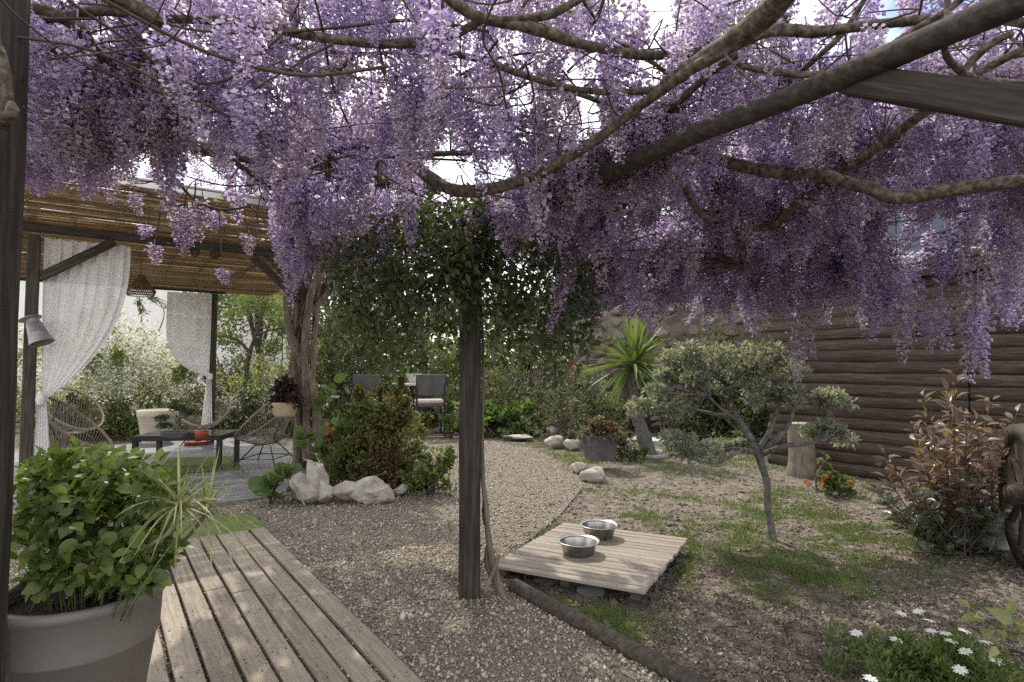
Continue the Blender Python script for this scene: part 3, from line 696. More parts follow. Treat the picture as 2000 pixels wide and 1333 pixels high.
# turf mats
def matt(label, a0, a1, b0, b1, z):
    p = [tuple(v[:2]) for v in (ab(a0, b0), ab(a0, b1), ab(a1, b1), ab(a1, b0))]
    o = slab('turf_mat', p, z, z + .012, m_turf); tag(o, label, 'mat', 'green turf mats')
g1 = [G(*q) for q in ((300, 935), (468, 922), (466, 896), (330, 900))]
o = slab('turf_mat', [tuple(v[:2]) for v in g1], .033, .042, m_turf); tag(o, 'green turf mat on the patio under the low table', 'mat', 'green turf mats')
e = DC - DD * .02
o = slab('turf_mat', [tuple((e + DS * s - DD * t)[:2]) for s, t in ((-.02, 0), (.95, 0), (.95, .52), (-.02, .52))], .012, .036, m_turf); tag(o, 'green turf mat at the end of the boardwalk beside the gravel', 'mat', 'green turf mats')

# big cream pot with the flowering shrub
def potmesh(mb, r, h, rim=.03, taper=.72):
    lathe(mb, [(.001, 0), (r * taper, 0), (r * (taper + .04), .02), (r * .97, h * .80), (r * .98, h * .81), (r * 1.0, h * .83), (r * 1.04, h * .93), (r * 1.09, h * .95), (r * 1.10, h * .985), (r * 1.06, h), (r * .99, h), (r * .95, h * .96), (r * .93, h * .86), (.001, h * .86)], 44)
q = G(305, 868); cp = thing('cream_pot', 'big cream round pot standing behind the low table', 'pot', (q.x, q.y, .02)); mb = MB(); lathe(mb, [(.001, 0), (.20, 0), (.21, .02), (.275, .45), (.285, .455), (.29, .55), (.275, .555), (.265, .47), (.001, .46)], 40); mb.build('shell', m_creampot, cp, True)
mb = MB(); lathe(mb, [(.001, .485), (.262, .475)], 24); mb.build('compost', m_compost, cp)

# ------------------------------------------------------------------ plants: shared builders
def shrub(name, label, cat, base, rx, ry, h, n, tpl, size, m, asp=.5, z0=.05, nst=5, nclump=None, cl=.28, mstem=None, group=None, up=.35, extra=None, stemr=.012, shell=.55, dome=True):
    root = thing(name, label, cat, base, 0, group)
    nc = nclump or 40; u = unit(nc); rr = shell + (1 - shell) * R.random(nc); rr *= R.uniform(.75, 1.12, nc)
    c = u * rr[:, None] * np.array([rx, ry, h / 2]); c[:, 2] = z0 + (np.abs(c[:, 2]) * 2 * .92 if dome else h / 2 + c[:, 2]); c[:, 2] = np.maximum(c[:, 2], z0 + .02)
    rad = cl * (rx + ry + h) / 3 * R.uniform(.5, 1.4, nc)
    ex_c, ex_r = [], []
    for _ in range(max(8, nc // 3)):                        # sprigs that break the outline
        i = R.integers(0, nc); d_ = c[i] / np.array([rx, ry, h]); d_ = d_ / (np.linalg.norm(d_) + 1e-6) + np.array([0, 0, .6]); d_ /= np.linalg.norm(d_); Ls = R.uniform(.12, .34) * (rx + h) / 2
        for t in (.4, .7, 1): ex_c.append(c[i] + d_ * Ls * t); ex_r.append(rad[i] * (.55 - .3 * t))
    c_all = np.vstack([c, np.repeat(ex_c, 1, 0)]); rad_all = np.concatenate([rad, ex_r])
    if tpl is LEAF_RND and n < 1000:
        pos_, M_, S_ = clump(c_all, rad_all, n, tpl, size, asp, up, raw=True); pos_[:, 2] = np.maximum(pos_[:, 2], .03); leaf_parts(pos_, M_, S_, tpl, m, root)
    else:
        V, Fs = clump(c_all, rad_all, int(n * 1.1), tpl, size, asp, up); V[:, 2] = np.maximum(V[:, 2], .005)
        obj('foliage', mesh_np('foliage', V, Fs), m, root)
    if extra:
        m2, n2, t2, s2, a2, zmin = extra; k = c[:, 2] > z0 + h * zmin
        V, Fs = clump(c[k], rad[k] * 1.08, n2, t2, s2, a2, up); obj('blossom' if m2 in (m_blossom, m_orange, m_redfl) else 'young_foliage', mesh_np('top', V, Fs), m2, root)
    mb = MB()
    for i in range(nst):
        e = c[R.integers(0, nc)]; s0 = R.normal(0, rx * .12, 2)
        tube(mb, [(s0[0], s0[1], -.04), (e[0] * .4 + s0[0], e[1] * .4 + s0[1], e[2] * .45), tuple(e)], [stemr, stemr * .7, stemr * .3], 5)
    for i in range(nst * 4):
        e = c[R.integers(0, nc)]; f = c[R.integers(0, nc)] * .35; f[2] = e[2] * .5
        tube(mb, [tuple(f), tuple((f + e) / 2 + R.normal(0, .03, 3)), tuple(e)], [stemr * .5, stemr * .4, stemr * .2], 4, per=3)
    mb.build('stem', mstem or m_twig, root)
    return root
def tree(name, label, base, paths, pads, n, tpl, size, m, mbark, asp=.5, group=None, extra=None, up=.35, flat=.6, cat='tree', lump=.18, fine=0):
    root = thing(name, label, cat, base, 0, group); mb = MB()
    for pts, rad in paths: tube(mb, [Vector(p) - base for p in pts], rad, 9, lump=lump)
    mb.build('trunk', mbark, root, True)
    cs = np.array([p[:3] for p in pads]) - np.array(base); rd = np.array([p[3] for p in pads])
    if fine:
        mb = MB(); tips = [Vector(p[0][-1]) - base for p in paths]
        for i in range(fine):
            k = R.integers(0, len(cs)); e = Vector(cs[k] + unit(1)[0] * rd[k] * np.array([1, 1, flat]) * .9); j = min(tips, key=lambda q: (q - e).length)
            mid = (j + e) / 2 + Vector(R.normal(0, .03, 3)); tube(mb, [j, mid, e], [.006, .004, .0015], 4, per=3)
        stuff(mb.build('twigs', mbark, root))
    V, Fs = clump(cs, rd, n, tpl, size, asp, up, flat); obj('crown', mesh_np('crown', V, Fs), m, root)
    if extra:
        m2, n2, t2, s2, a2 = extra; V, Fs = clump(cs, rd * 1.05, n2, t2, s2, a2, up, flat); obj('blossom', mesh_np('blossom', V, Fs), m2, root)
    return root
V3 = Vector
# far background -----------------------------------------------------
def backing_house():  # house added to hide the bright sky behind the sheer curtain
    x0, x1 = -24.0, -8.9; root = thing('backing_house', 'white rendered house added behind the curtains to cover the bright sky', 'house', ((x0 + x1) / 2, 19.5, 0)); w_ = x1 - x0
    box('wall', (w_, 5, 4.7), (0, 2.5, 2.35), (0, 0, 0), m_housewall, root, bev=.02)
    box('roof', (w_ + .6, 5.6, .18), (0, 2.5, 4.80), (0, 0, 0), m_terra, root, bev=.02); box('cornice', (w_ + .2, .14, .16), (0, -.05, 4.58), (0, 0, 0), m_housewall, root, bev=.02)
    for x in (-4.0, .6):
        f = box('window', (1.1, .06, 1.3), (x, -.02, 2.3), (0, 0, 0), m_white, root, bev=.01); box('pane', (.92, .02, 1.12), (0, -.035, 0), (0, 0, 0), m_glass, f, bev=.004); box('sill', (1.3, .2, .06), (0, -.06, -.68), (0, 0, 0), m_palestone, f, bev=.008)

def far_shrub(px, pbase, Y, w_, h, m, label, n=3800, size=.10, tpl=LEAF_S, asp=.3, extra=None, name='garden_shrub', cat='shrub', cl=.26, group='shrubs along the back of the garden', nclump=70):
    b = G(px, 715.5 + 1443 / Y); b = V3((b.x, b.y, 0)); return shrub(name, label, cat, b, w_ / 2, w_ / 2.4, h, n, tpl, size, m, asp, .0, 6, nclump, cl, None, group, extra=extra, stemr=.025)
backing_house()
far_shrub(235, 0, 11.5, 3.2, 2.5, m_palegreen, 'wide shrub covered in white blossom behind the cream pot', 9000, .085, extra=(m_blossom, 7000, LEAF_S, .06, .45, .35), name='blossoming_shrub')
far_shrub(60, 0, 12.5, 3.0, 2.3, m_palegreen, 'white blossoming shrub seen through the big curtain', 5000, .085, extra=(m_blossom, 4000, LEAF_S, .06, .45, .3), name='blossoming_shrub')
far_shrub(190, 0, 10.2, 1.9, .75, m_hedge, 'low dark green shrub between the big curtain and the cream pot', 3000, .07)
far_shrub(330, 0, 10.6, 1.6, .6, m_midgreen, 'low mixed green shrub right behind the cream pot', 2500, .07)
far_shrub(470, 0, 10.8, 1.2, 1.0, m_midgreen, 'pale green shrub behind the small tree by the vine trunk', 2500, .07, extra=(m_blossom, 500, LEAF_S, .05, .45, .3))
far_shrub(560, 0, 12.5, 2.6, 2.6, m_palegreen, 'sunlit pale green shrub behind the vine trunk', 6000, .085)
far_shrub(430, 0, 14.0, 3.0, 2.3, m_grey, 'loose grey green shrub far behind the back post', 5000, .085)
far_shrub(670, 0, 11.0, 1.9, 2.5, m_hedge, 'tall dark green shrub just right of the vine trunk', 6000, .085)
far_shrub(795, 0, 12.8, 2.2, 2.5, m_midgreen, 'dark green shrub behind the garden table', 6000, .085)
far_shrub(910, 0, 14.0, 2.6, 2.9, m_midgreen, 'mid green shrub behind the middle post', 5500, .095)
far_shrub(1030, 0, 13.5, 2.2, 2.4, m_hedge, 'dark shrub behind the brushwood screen', 5000, .09)
far_shrub(1130, 0, 15.5, 3.0, 3.1, m_hedge, 'dark shrub left of the stone wall', 5000, .10)
far_shrub(1400, 0, 9.9, 1.5, 2.25, m_midgreen, 'leafy shrub leaning on the stone wall behind the olive', 4500, .07)
far_shrub(1500, 0, 9.4, 1.3, 2.1, m_midgreen, 'bright green shrub between the stone wall and the log shed', 4000, .07)
def far_tree(px, Y, h, w_, m, label, n=5500):
    b = G(px, 715.5 + 1443 / Y); b = V3((b.x, b.y, 0)); pads = [(b.x + R.normal(0, w_ * .27), b.y + R.normal(0, w_ * .22), h * R.uniform(.5, 1), w_ * R.uniform(.13, .26)) for _ in range(26)]
    pth = [([b - V3((0, 0, .1)), b + V3((.1, 0, h * .3)), b + V3((-.05, .1, h * .6)), b + V3((.1, 0, h * .9))], [.14, .11, .08, .03])]
    for k in range(5):
        q = pads[k]; pth.append(([b + V3((.05, 0, h * .35)), V3(q[:3]).lerp(b + V3((0, 0, h * .5)), .4), V3(q[:3])], [.06, .04, .015]))
    tree('garden_tree', label, b, pth, pads, n, LEAF_S, .13, m, m_bark, .32, 'trees beyond the garden', flat=.8)
far_tree(650, 15, 4.3, 3.4, m_midgreen, 'tree rising behind the shrubs, right of the vine trunk')
far_tree(500, 17, 4.6, 3.8, m_midgreen, 'pale tree rising behind the gazebo and the vine trunk')
far_tree(820, 18, 5.6, 4.5, m_midgreen, 'tree rising behind the dark climber, left of the middle post')
far_tree(1180, 18, 5.2, 4.2, m_hedge, 'dark tree rising behind the stone wall, left of the spiky yucca')
far_tree(1480, 16, 5.4, 4.0, m_midgreen, 'tree rising behind the green screen above the olive')
far_tree(1760, 17, 6.6, 4.6, m_palegreen, 'pale tree showing through the blossom above the log shed')
far_tree(2010, 18, 6.4, 4.6, m_hedge, 'dark tree behind the blue grey cabin')
def woodland():
    mb = MB(); n = 26000; x = R.uniform(-34, 34, n); hh = 2.6 + 1.6 * vnoise(x * .35, x * 0, 4); z = R.random(n) * hh; y = 26 + R.normal(0, 1.2, n)
    k = (x > -9) | (z < 2.0); x, y, z = x[k], y[k], z[k]; n = len(x)
    V, Fs = scatter(*LEAF_S, np.stack([x, y, z], 1), frames(unit(n)), np.stack([np.full(n, .3), R.uniform(.3, .5, n), np.full(n, .3)], 1)); mb.add(V, Fs)
    stuff(mb.build('far_woodland', m_hedge), 'far hedge and woodland closing off the garden', 'woodland')
woodland()

far_shrub(985, 0, 11.3, 1.5, 1.7, m_midgreen, 'airy mid green shrub in front of the brushwood screen', 2600, .07)
far_shrub(1085, 0, 11.0, 1.3, 1.6, m_grey, 'grey green shrub at the right end of the brushwood screen', 2600, .06)
far_shrub(1168, 0, 10.6, 1.0, 1.5, m_midgreen, 'green shrub at the left end of the stone wall', 2200, .06)
# stone wall --------------------------------------------------------
def stonewall():
    p0, p1 = P(1120, 800, 12.2), P(1530, 800, 9.9); p0.z = p1.z = 0; d = p1 - p0; L = d.length; rz = math.atan2(d.y, d.x)
    root = thing('stone_wall', 'rubble stone boundary wall behind the yucca and the olive', 'wall', p0, rz)
    n = 30; V = []; top = lambda s: 2.30 + .62 * (s / L) + .10 * math.sin(s * 1.7)
    for i in range(n + 1):
        s = L * i / n; h = top(s) - .06
        V += [(s, .0, -.1), (s, .0, h), (s, .35, h), (s, .35, -.1)]
    Fq = [(i * 4 + k, i * 4 + 4 + k, i * 4 + 4 + (k + 1) % 4, i * 4 + (k + 1) % 4) for i in range(n) for k in range(4)] + [(0, 1, 2, 3), (n * 4 + 3, n * 4 + 2, n * 4 + 1, n * 4)]
    MB().add(V, Fq).build('core', m_mortar, root)
    ms = [rockmesh('stone', 1, 1, 1, 60 + k, 2, .42) for k in range(10)]
    for me in ms: me.materials.append(m_wallstone)
    z = .1; cnt = 0
    while z < 3.0:
        hgt = R.uniform(.14, .24); s = R.uniform(0, .15)
        while s < L:
            wd = R.uniform(.12, .40)
            if z + hgt * .45 < top(min(s + wd / 2, L)) and cnt < 290:
                o = obj('stone', ms[int(R.integers(0, 10))], None, root, (s + wd / 2, -.005, z + hgt / 2 + R.uniform(-.05, .05)), (R.uniform(-.1, .1), R.uniform(-.35, .35), R.uniform(-.1, .1))); o.scale = (wd * .50, R.uniform(.05, .11), hgt * R.uniform(.46, .62)); cnt += 1
            s += wd
        z += hgt
stonewall()
# green screen behind the wall
def screen():
    p0, p1 = P(1090, 600, 14.5), P(1500, 600, 11.8); d = p1 - p0; d.z = 0; root = thing('green_screen', 'dark green screen fence above the stone wall', 'fence', (p0.x, p0.y, 0), math.atan2(d.y, d.x)); L = d.length
    n = 5
    for i in range(n):
        box('panel', (L / n - .02, .03, 1.5), ((i + .5) * L / n, 0, 3.05), (0, 0, 0), m_teal, root, bev=.003)
    for i in range(n + 1): box('post', (.05, .06, 3.85), (i * L / n, .05, 1.9), (0, 0, 0), m_black, root)
screen()
# brushwood screen behind the middle post
def brushwood():
    p0, p1 = P(930, 800, 12.3), P(1150, 800, 12.0); root = thing('brushwood_screen', 'grey brushwood screen at the back right of the middle post', 'fence', (p0.x, p0.y, 0)); mb = MB(); L = (p1 - p0).x
    for i in range(190):
        x = R.uniform(0, L); y = R.uniform(-.03, .03) - .11 * x / L * 2; h = R.uniform(1.05, 1.3)
        tube(mb, [(x, y, -.02), (x + R.normal(0, .03), y, h / 2), (x + R.normal(0, .05), y, h)], R.uniform(.006, .013), 4, per=2)
    stuff(mb.build('stick', m_bamboo, root))
    for i in range(4): box('post', (.07, .07, 1.65), (L * i / 3, .08, .8), (0, 0, 0), m_bamboo, root)
brushwood()

# log shed ------------------------------------------------------------
W0 = G(1508, 905); WD = NA.copy(); WN = -BX                   # face looks towards the camera side
def shed():
    rz = math.atan2(WD.y, WD.x); root = thing('log_shed', 'dark log walled shed with a corrugated roof edge', 'shed', W0, rz)
    Lw, J = 4.6, 2.18; H = 2.30; nlog = 17; pit = H / nlog
    for i in range(nlog):
        z = pit * (i + .5); r = pit / 2
        jj = J + (0 if i < 10 else (-.45, .6, 1.1)[i % 3])
        for x0, x1 in ((-.03 + random.uniform(-.03, .03), jj - .008), (jj + .008, Lw)):
            rr = r * random.uniform(1.04, 1.14); n = 8; pts = [(x0 + (x1 - x0) * t, 0 + random.uniform(-.009, .009), z + random.uniform(-.006, .006)) for t in np.linspace(0, 1, n)]
            mb = MB(); tube(mb, pts, [rr * random.uniform(.93, 1.05) for _ in range(n)], 14, per=4, lump=.07); mb.build('log', m_log, root, True).scale = (1, .55, 1)
    sgn = 1 if (Matrix.Rotation(rz, 3, 'Z') @ V3((0, 1, 0))).dot(WN) < 0 else -1   # local y pointing away from the camera
    box('inner_wall', (Lw, .06, H), (Lw / 2, sgn * .07, H / 2), (0, 0, 0), m_darkwood, root)
    box('end_wall', (.06, 2.2, H), (0.05, sgn * 1.15, H / 2), (0, 0, 0), m_darkwood, root)
    box('eave_board', (Lw + .2, .04, .15), (Lw / 2, -sgn * .13, H + .05), (0, 0, 0), m_darkwood, root)
    # corrugated roof
    n = 260; V = []; x = np.linspace(-.15, Lw + .2, n)
    for k, (y, z) in enumerate(((-.30, H + .17), (2.4, H + .42))):
        for xx in x:
            ph = (xx / .19) % 1; c = .0 if ph < .55 else .042 * math.sin((ph - .55) / .45 * math.pi); V.append((xx, sgn * y, z + c))
    MB().add(V, [(i, i + 1, n + i + 1, n + i) for i in range(n - 1)]).build('roof', m_corr, root)
    sd = root.children[-1].modifiers.new('thick', 'SOLIDIFY'); sd.thickness = .012
shed()
def cabin():
    p = P(1690, 500, 10.2); root = thing('blue_cabin', 'blue grey clad cabin with pale base rising behind the log shed', 'building', (p.x, p.y, 0), math.atan2(WD.y, WD.x) + .25)
    for i in range(12): box('cladding_board', (.46, .05, 1.25), (.24 + i * .47, 0, 3.55), (0, 0, 0), m_bluegrey, root, bev=.01)
    box('band', (5.7, .08, .10), (2.8, -.03, 2.87), (0, 0, 0), m_bluegrey, root); box('wall', (5.6, .2, 2.8), (2.8, .1, 1.4), (0, 0, 0), m_render, root)
    box('roof', (6.0, 2.4, .10), (2.9, 1.0, 4.23), (0, 0, 0), m_slate, root); box('back', (5.6, 1.9, 1.3), (2.8, 1.05, 3.5), (0, 0, 0), m_bluegrey, root)
cabin()

# vine trunk on the gazebo post -----------------------------------------
def vinetrunk():
    b = G(592, 918); root = thing('vine_trunk', 'thick twisted old vine trunk wound round the gazebo corner post', 'vine', b); Y = b.y
    def q(px, py, dy=0): return P(px, py, Y + dy) - b
    strands = [([q(640, 915, -.1), q(622, 850, -.12), q(612, 770, -.14), q(590, 710, -.16), q(566, 650, -.14), q(562, 590, -.1), q(566, 545, -.1), q(585, 500, -.1), q(610, 440, -.1)], [.085, .075, .062, .066, .058, .062, .068, .05, .03]),
               ([q(600, 900, -.12), q(598, 780, -.16), q(594, 700, -.16), q(600, 620, -.16), q(612, 560, -.13), q(640, 515, -.1), q(680, 470, -.05)], [.07, .06, .055, .05, .055, .05, .03]),
               ([q(655, 925, .0), q(640, 860, -.05), q(610, 800, -.05), q(612, 700, -.02), q(618, 600, .0), q(625, 540, 0)], [.06, .055, .05, .045, .04, .03]),
               ([q(560, 545, -.1), q(540, 520, -.12), q(515, 500, -.12), q(480, 470, -.1)], [.045, .04, .036, .03]),
               ([q(600, 555, -.05), q(615, 515, 0), q(640, 470, .1)], [.04, .036, .03]),
               ([q(606, 610, -.1), q(635, 580, -.05), q(660, 540, 0), q(675, 500, .05)], [.055, .05, .045, .03]),
               ([q(578, 915, -.05), q(582, 800, -.06), q(574, 700, -.05), q(580, 600, -.06), q(585, 545, -.05)], [.06, .05, .05, .05, .04])]
    for pts, rad in strands:
        mb = MB(); tube(mb, pts, [r_ * .84 for r_ in rad], 12, per=8, lump=.34); mb.build('strand', m_barkpale, root, True)
    mb = MB()
    for i in range(26):
        t0 = R.uniform(560, 800); x0 = R.uniform(565, 612); 
        tube(mb, [q(x0 + R.normal(0, 8), t0 + k * 30, -.2 + R.normal(0, .02)) for k in range(5)], .005, 4, per=3)
    stuff(mb.build('tendril', m_barkpale, root))
    cc = [tuple(q(x, y, R.uniform(-.3, .1))) for x, y in ((575, 455), (600, 440), (640, 470), (660, 450), (690, 480), (620, 430), (560, 430), (680, 430))]
    V, Fs = clump(cc, .2, 700, LEAF_OV, .075, .36, -.3); obj('foliage', mesh_np('foliage', V, Fs), m_shrubpot, root)
vinetrunk()
# hanging pot with a dark rosette
q = P(556, 800, 6.75); hp = thing('hanging_pot', 'tan clay wall pot hung on the vine trunk', 'pot', q); mb = MB(); lathe(mb, [(.001, -.09), (.10, -.09), (.13, -.06), (.155, .06), (.16, .085), (.145, .085), (.13, .05), (.001, .05)], 26, ell=.8); mb.build('shell', m_tan, hp, True)
mb = MB(); tube(mb, [(.14, 0, .03), (.26, .06, .05), (.30, .16, .05)], .006, 5); mb.build('hanger', m_black, hp)
ae = thing('dark_rosette_plant', 'almost black rosette succulent in the wall pot on the vine trunk', 'succulent', q + V3((0, 0, .06)))
c = [(R.normal(0, .06), R.normal(0, .05), R.uniform(.04, .26)) for _ in range(9)]
V, Fs = clump(c, .08, 420, LEAF_OV, .085, .30, .5); obj('foliage', mesh_np('foliage', V, Fs), m_aeon, ae)
mb = MB()
for k in c: tube(mb, [(k[0] * .3, k[1] * .3, -.02), k], .008, 5)
mb.build('stem', m_twig, ae)

# boulders -----------------------------------------------------------------
def boulder(px, pbase, wpx, hpx, dep, seed, label, amp=.3, m=m_limestone, group='pale boulders at the edge of the gravel', lobes=None):
    b = G(px, pbase - 4); sc_ = b.y / F; sx, sz = wpx * sc_ / 2, hpx * sc_ / 2; bm = bmesh.new()
    for k, (ox, oz, fx, fz, tilt) in enumerate(lobes or [(0, 0, 1, 1, 0)]):
        me = rockmesh('boulder', sx * fx, dep * min(1, fx * 1.3), sz * fz, seed + k * 2.3, 4, amp); me.transform(Matrix.Translation((ox * sx, 0, oz * sz)) @ Matrix.Rotation(tilt, 4, 'Y')); bm.from_mesh(me)
    me = bpy.data.meshes.new('boulder'); bm.to_mesh(me); bm.free()
    tag(obj('boulder', me, m, None, (b.x, b.y + dep * .7, sz * .82), (0, 0, 0)), label, 'boulder', group)
boulder(592, 995, 100, 92, .22, 3.3, 'tall pale boulder at the foot of the vine trunk', .34, lobes=[(-.22, -.22, .80, .80, -.25), (.30, .18, .46, .82, .1), (.52, -.40, .48, .60, .5)])
boulder(700, 994, 122, 58, .2, 5.2, 'long low pale boulder beside the tall one', .3, lobes=[(-.45, -.12, .56, .84, .2), (.12, .10, .60, .88, 0), (.55, -.10, .48, .80, -.2)])
boulder(782, 976, 36, 30, .1, 8.1, 'small pale stone right of the long low boulder')
boulder(805, 950, 46, 36, .12, 9.4, 'small greyish stone half hidden by leaves right of the boulders')
boulder(1160, 946, 58, 32, .14, 11.2, 'buff stone under the slate planter')
boulder(1133, 930, 34, 26, .1, 12.9, 'pale stone left of the slate planter')
boulder(1085, 880, 46, 28, .14, 14.1, 'pale round stone below the grey bush with red flowers')
boulder(1118, 884, 40, 34, .14, 15.7, 'pale knobbly stone between the grey bush and the slate planter')
boulder(1080, 858, 26, 22, .1, 17.1, 'small upright stone behind the round stone at the path edge')
boulder(1012, 866, 60, 12, .15, 18.8, 'flat pale stone at the far end of the gravel path')

# planting beside the boulders
def patch(name, label, cat, px, py, w_, d_, h, n, tpl, size, m, **k):
    b = G(px, py); return shrub(name, label, cat, b, w_ / 2, d_ / 2, h, n, tpl, size, m, **k)
nast = patch('nasturtium', 'nasturtium with big round leaves climbing beside the vine trunk', 'plant', 650, 948, .66, .5, 1.12, 120, LEAF_RND, .115, m_nast, asp=.5, nst=7, nclump=30, cl=.2, up=.9)
V, Fs = clump([(.0, -.2, .62), (.02, -.22, .66)], .03, 14, LEAF_OV, .045, .5); obj('flower', mesh_np('flower', V, Fs), m_orange, nast)
patch('nasturtium', 'nasturtium leaves spilling from the patio edge left of the tall boulder', 'plant', 522, 985, .34, .25, .36, 34, LEAF_RND, .14, m_nast, asp=.5, nst=3, nclump=8, up=.8)
patch('nasturtium', 'low nasturtium leaves behind the long pale boulder', 'plant', 690, 955, .62, .3, .38, 90, LEAF_RND, .10, m_nast, asp=.5, nst=4, nclump=14, up=.8)
patch('bronze_shrub', 'bushy green shrub with bronze tips behind the boulders', 'shrub', 745, 955, .95, .8, 1.22, 7500, LEAF_OV, .045, m_nandina, asp=.34, nst=9, nclump=60, cl=.2, extra=(m_lime, 2600, LEAF_OV, .045, .34, .1))
patch('lime_shrub', 'lime green shrub at the right end of the boulders, left of the middle post', 'shrub', 846, 968, .52, .45, .52, 1500, LEAF_OV, .045, m_lime, asp=.34, nst=8, nclump=40, cl=.2)
patch('lime_shrub', 'lime green leafy shrub just right of the nasturtium', 'shrub', 690, 940, .42, .35, .85, 1000, LEAF_OV, .07, m_lime, asp=.4, nst=5, nclump=22, cl=.24)
far_shrub(728, 0, 9.9, .9, 1.15, m_midgreen, 'mid green shrub in front of the garden table', 2200, .06)
patch('rusty_shrub', 'rusty brown leaved low shrub in front of the bronze tipped shrub', 'shrub', 745, 965, .55, .3, .55, 1300, LEAF_OV, .04, m_rust, asp=.32, nst=5, nclump=24, cl=.22)
patch('nasturtium_bed', 'low bright green nasturtium bed behind the middle post', 'plant', 985, 852, 1.8, .9, .66, 2600, LEAF_RND, .078, m_nast, asp=.5, nst=10, nclump=110, cl=.16, up=1.0)
patch('nasturtium_bed', 'small bright green clump of nasturtium left of the middle post', 'plant', 880, 855, .55, .4, .58, 290, LEAF_RND, .085, m_nast, asp=.5, nst=5, nclump=20, cl=.2, up=1.2)
gb = patch('grey_bush', 'airy grey green bush with a few red flowers behind the path stones', 'shrub', 1098, 868, 1.0, .7, 1.15, 2600, LEAF_S, .045, m_grey, asp=.28, nst=10, nclump=44, cl=.2)
for k, (px, py) in enumerate(((1121, 718), (1076, 731))):
    p = P(px, py, 9.0) - G(1098, 868); V, Fs = clump([tuple(p)], .02, 16, LEAF_OV, .035, .5); obj('flower', mesh_np('flower', V, Fs), m_redfl, gb)

# garden table group behind the shrubs ----------------------------------------
def dining():
    b = G(842, 845); Y = b.y
    t = thing('garden_table', 'dark garden table with a pale pedestal bowl behind the bronze shrub', 'table', P(770, 838, Y + .6) * 1, .05); t.location.z = 0; t.scale = (1, 1, 1.25)
    box('table_top', (1.5, .8, .035), (.0, 0, .74), (0, 0, 0), m_palestone, t)
    for s in (-1, 1):
        for u in (-1, 1): box('leg', (.05, .05, .72), (s * .68, u * .33, .36), (0, 0, 0), m_black, t)
    q = t.location + V3((.40, 0, .95)); pb = thing('pale_bowl', 'pale flared bowl standing on the garden table', 'bowl', q)
    mb = MB(); lathe(mb, [(.001, 0), (.08, 0), (.09, .02), (.17, .18), (.18, .19), (.165, .18), (.08, .03), (.001, .03)], 26); mb.build('shell', m_palestone, pb, True)
    for lb, px, dy, rz in (('dark backed garden chair with a pale seat cushion left of the middle post', 838, 0, .25), ('dark backed garden chair mostly hidden by the bronze shrub', 728, -.1, -.1)):
        p = G(px, 850); c = thing('garden_chair', lb, 'chair', (p.x, p.y + dy, 0), rz, 'chairs at the garden table'); c.scale = (1.25, 1.25, 1.32)
        box('backrest', (.42, .025, .30), (0, -.21, .72), (math.radians(8), 0, 0), m_slate, c, bev=.008)
        box('seat', (.44, .44, .03), (0, 0, .43), (0, 0, 0), m_slate, c, bev=.008); box('cushion', (.42, .42, .06), (0, 0, .477), (0, 0, 0), m_pink, c, bev=.02)
        for s in (-1, 1):
            for u in (-1, 1): box('leg', (.028, .028, .44 if u > 0 else .86), (s * .205, u * .21, .22 if u > 0 else .43), (0, 0, 0), m_black, c)
    p = G(866, 845); u = thing('stone_urn', 'pinkish cast stone urn beside the garden chair', 'urn', (p.x, p.y + .1, 0)); u.scale = (1.2, 1.2, 1.2); mb = MB(); lathe(mb, [(.001, 0), (.16, 0), (.16, .05), (.09, .08), (.07, .18), (.10, .26), (.17, .36), (.19, .46), (.17, .46), (.1, .36), (.001, .34)], 26); mb.build('shell', m_pink, u, True)
    p = G(905, 812); o = thing('stone_bench', 'low pale stone bench behind the middle post', 'bench', (p.x, p.y, 0)); box('seat', (1.2, .4, .08), (0, 0, .46), (0, 0, 0), m_palestone, o, bev=.01)
    for s in (-1, 1): box('support', (.16, .34, .42), (s * .45, 0, .21), (0, 0, 0), m_concrete, o, bev=.01)
dining()

# small trees at left and behind
def small_tree(px, py, label, paths_px, pads_px, n, m, mbark=m_bark, size=.06, extra=None):
    b = G(px, py); Y = b.y
    paths = [([P(x, y, Y + dy) for x, y, dy in pp], rr) for pp, rr in paths_px]; paths[0][0][0].z = -.05
    pads = [(*P(x, y, Y + R.normal(0, .25)), r) for x, y, r in pads_px]
    return tree('small_tree', label, b, paths, pads, n, LEAF_S, size, m, mbark, .36, 'slim garden trees', extra=extra, flat=.8, fine=60)
small_tree(472, 838, 'slim leaning tree between the back post and the vine trunk', [([(472, 838, 0), (478, 760, 0), (488, 690, 0), (505, 640, 0), (520, 590, 0)], [.06, .05, .045, .03, .015]), ([(488, 690, 0), (465, 665, 0), (430, 655, .1), (410, 650, .1)], [.035, .03, .02, .01]), ([(500, 655, 0), (530, 645, 0), (560, 640, -.1)], [.025, .02, .01])],
           [(520, 590, .35), (480, 600, .3), (545, 600, .3), (505, 570, .3), (450, 620, .25), (440, 660, .2), (550, 640, .25), (530, 680, .2), (470, 580, .25)], 2400, m_lime)
small_tree(1000, 822, 'pale bent bare trunk behind the nasturtium bed', [([(985, 830, 0), (970, 760, 0), (962, 700, 0), (972, 650, 0), (968, 600, 0)], [.05, .05, .045, .04, .03]), ([(962, 700, 0), (950, 650, 0), (945, 600, 0)], [.03, .025, .02])], [(960, 600, .4), (930, 580, .4), (1000, 590, .4), (975, 630, .25)], 1500, m_midgreen, m_olivebark)
small_tree(1040, 820, 'thin straight pale stem left of the brushwood screen posts', [([(1030, 822, 0), (1036, 740, 0), (1042, 660, 0), (1040, 600, 0)], [.03, .03, .025, .02])], [(1040, 600, .45), (1070, 590, .4), (1080, 640, .3)], 1500, m_midgreen, m_olivebark)
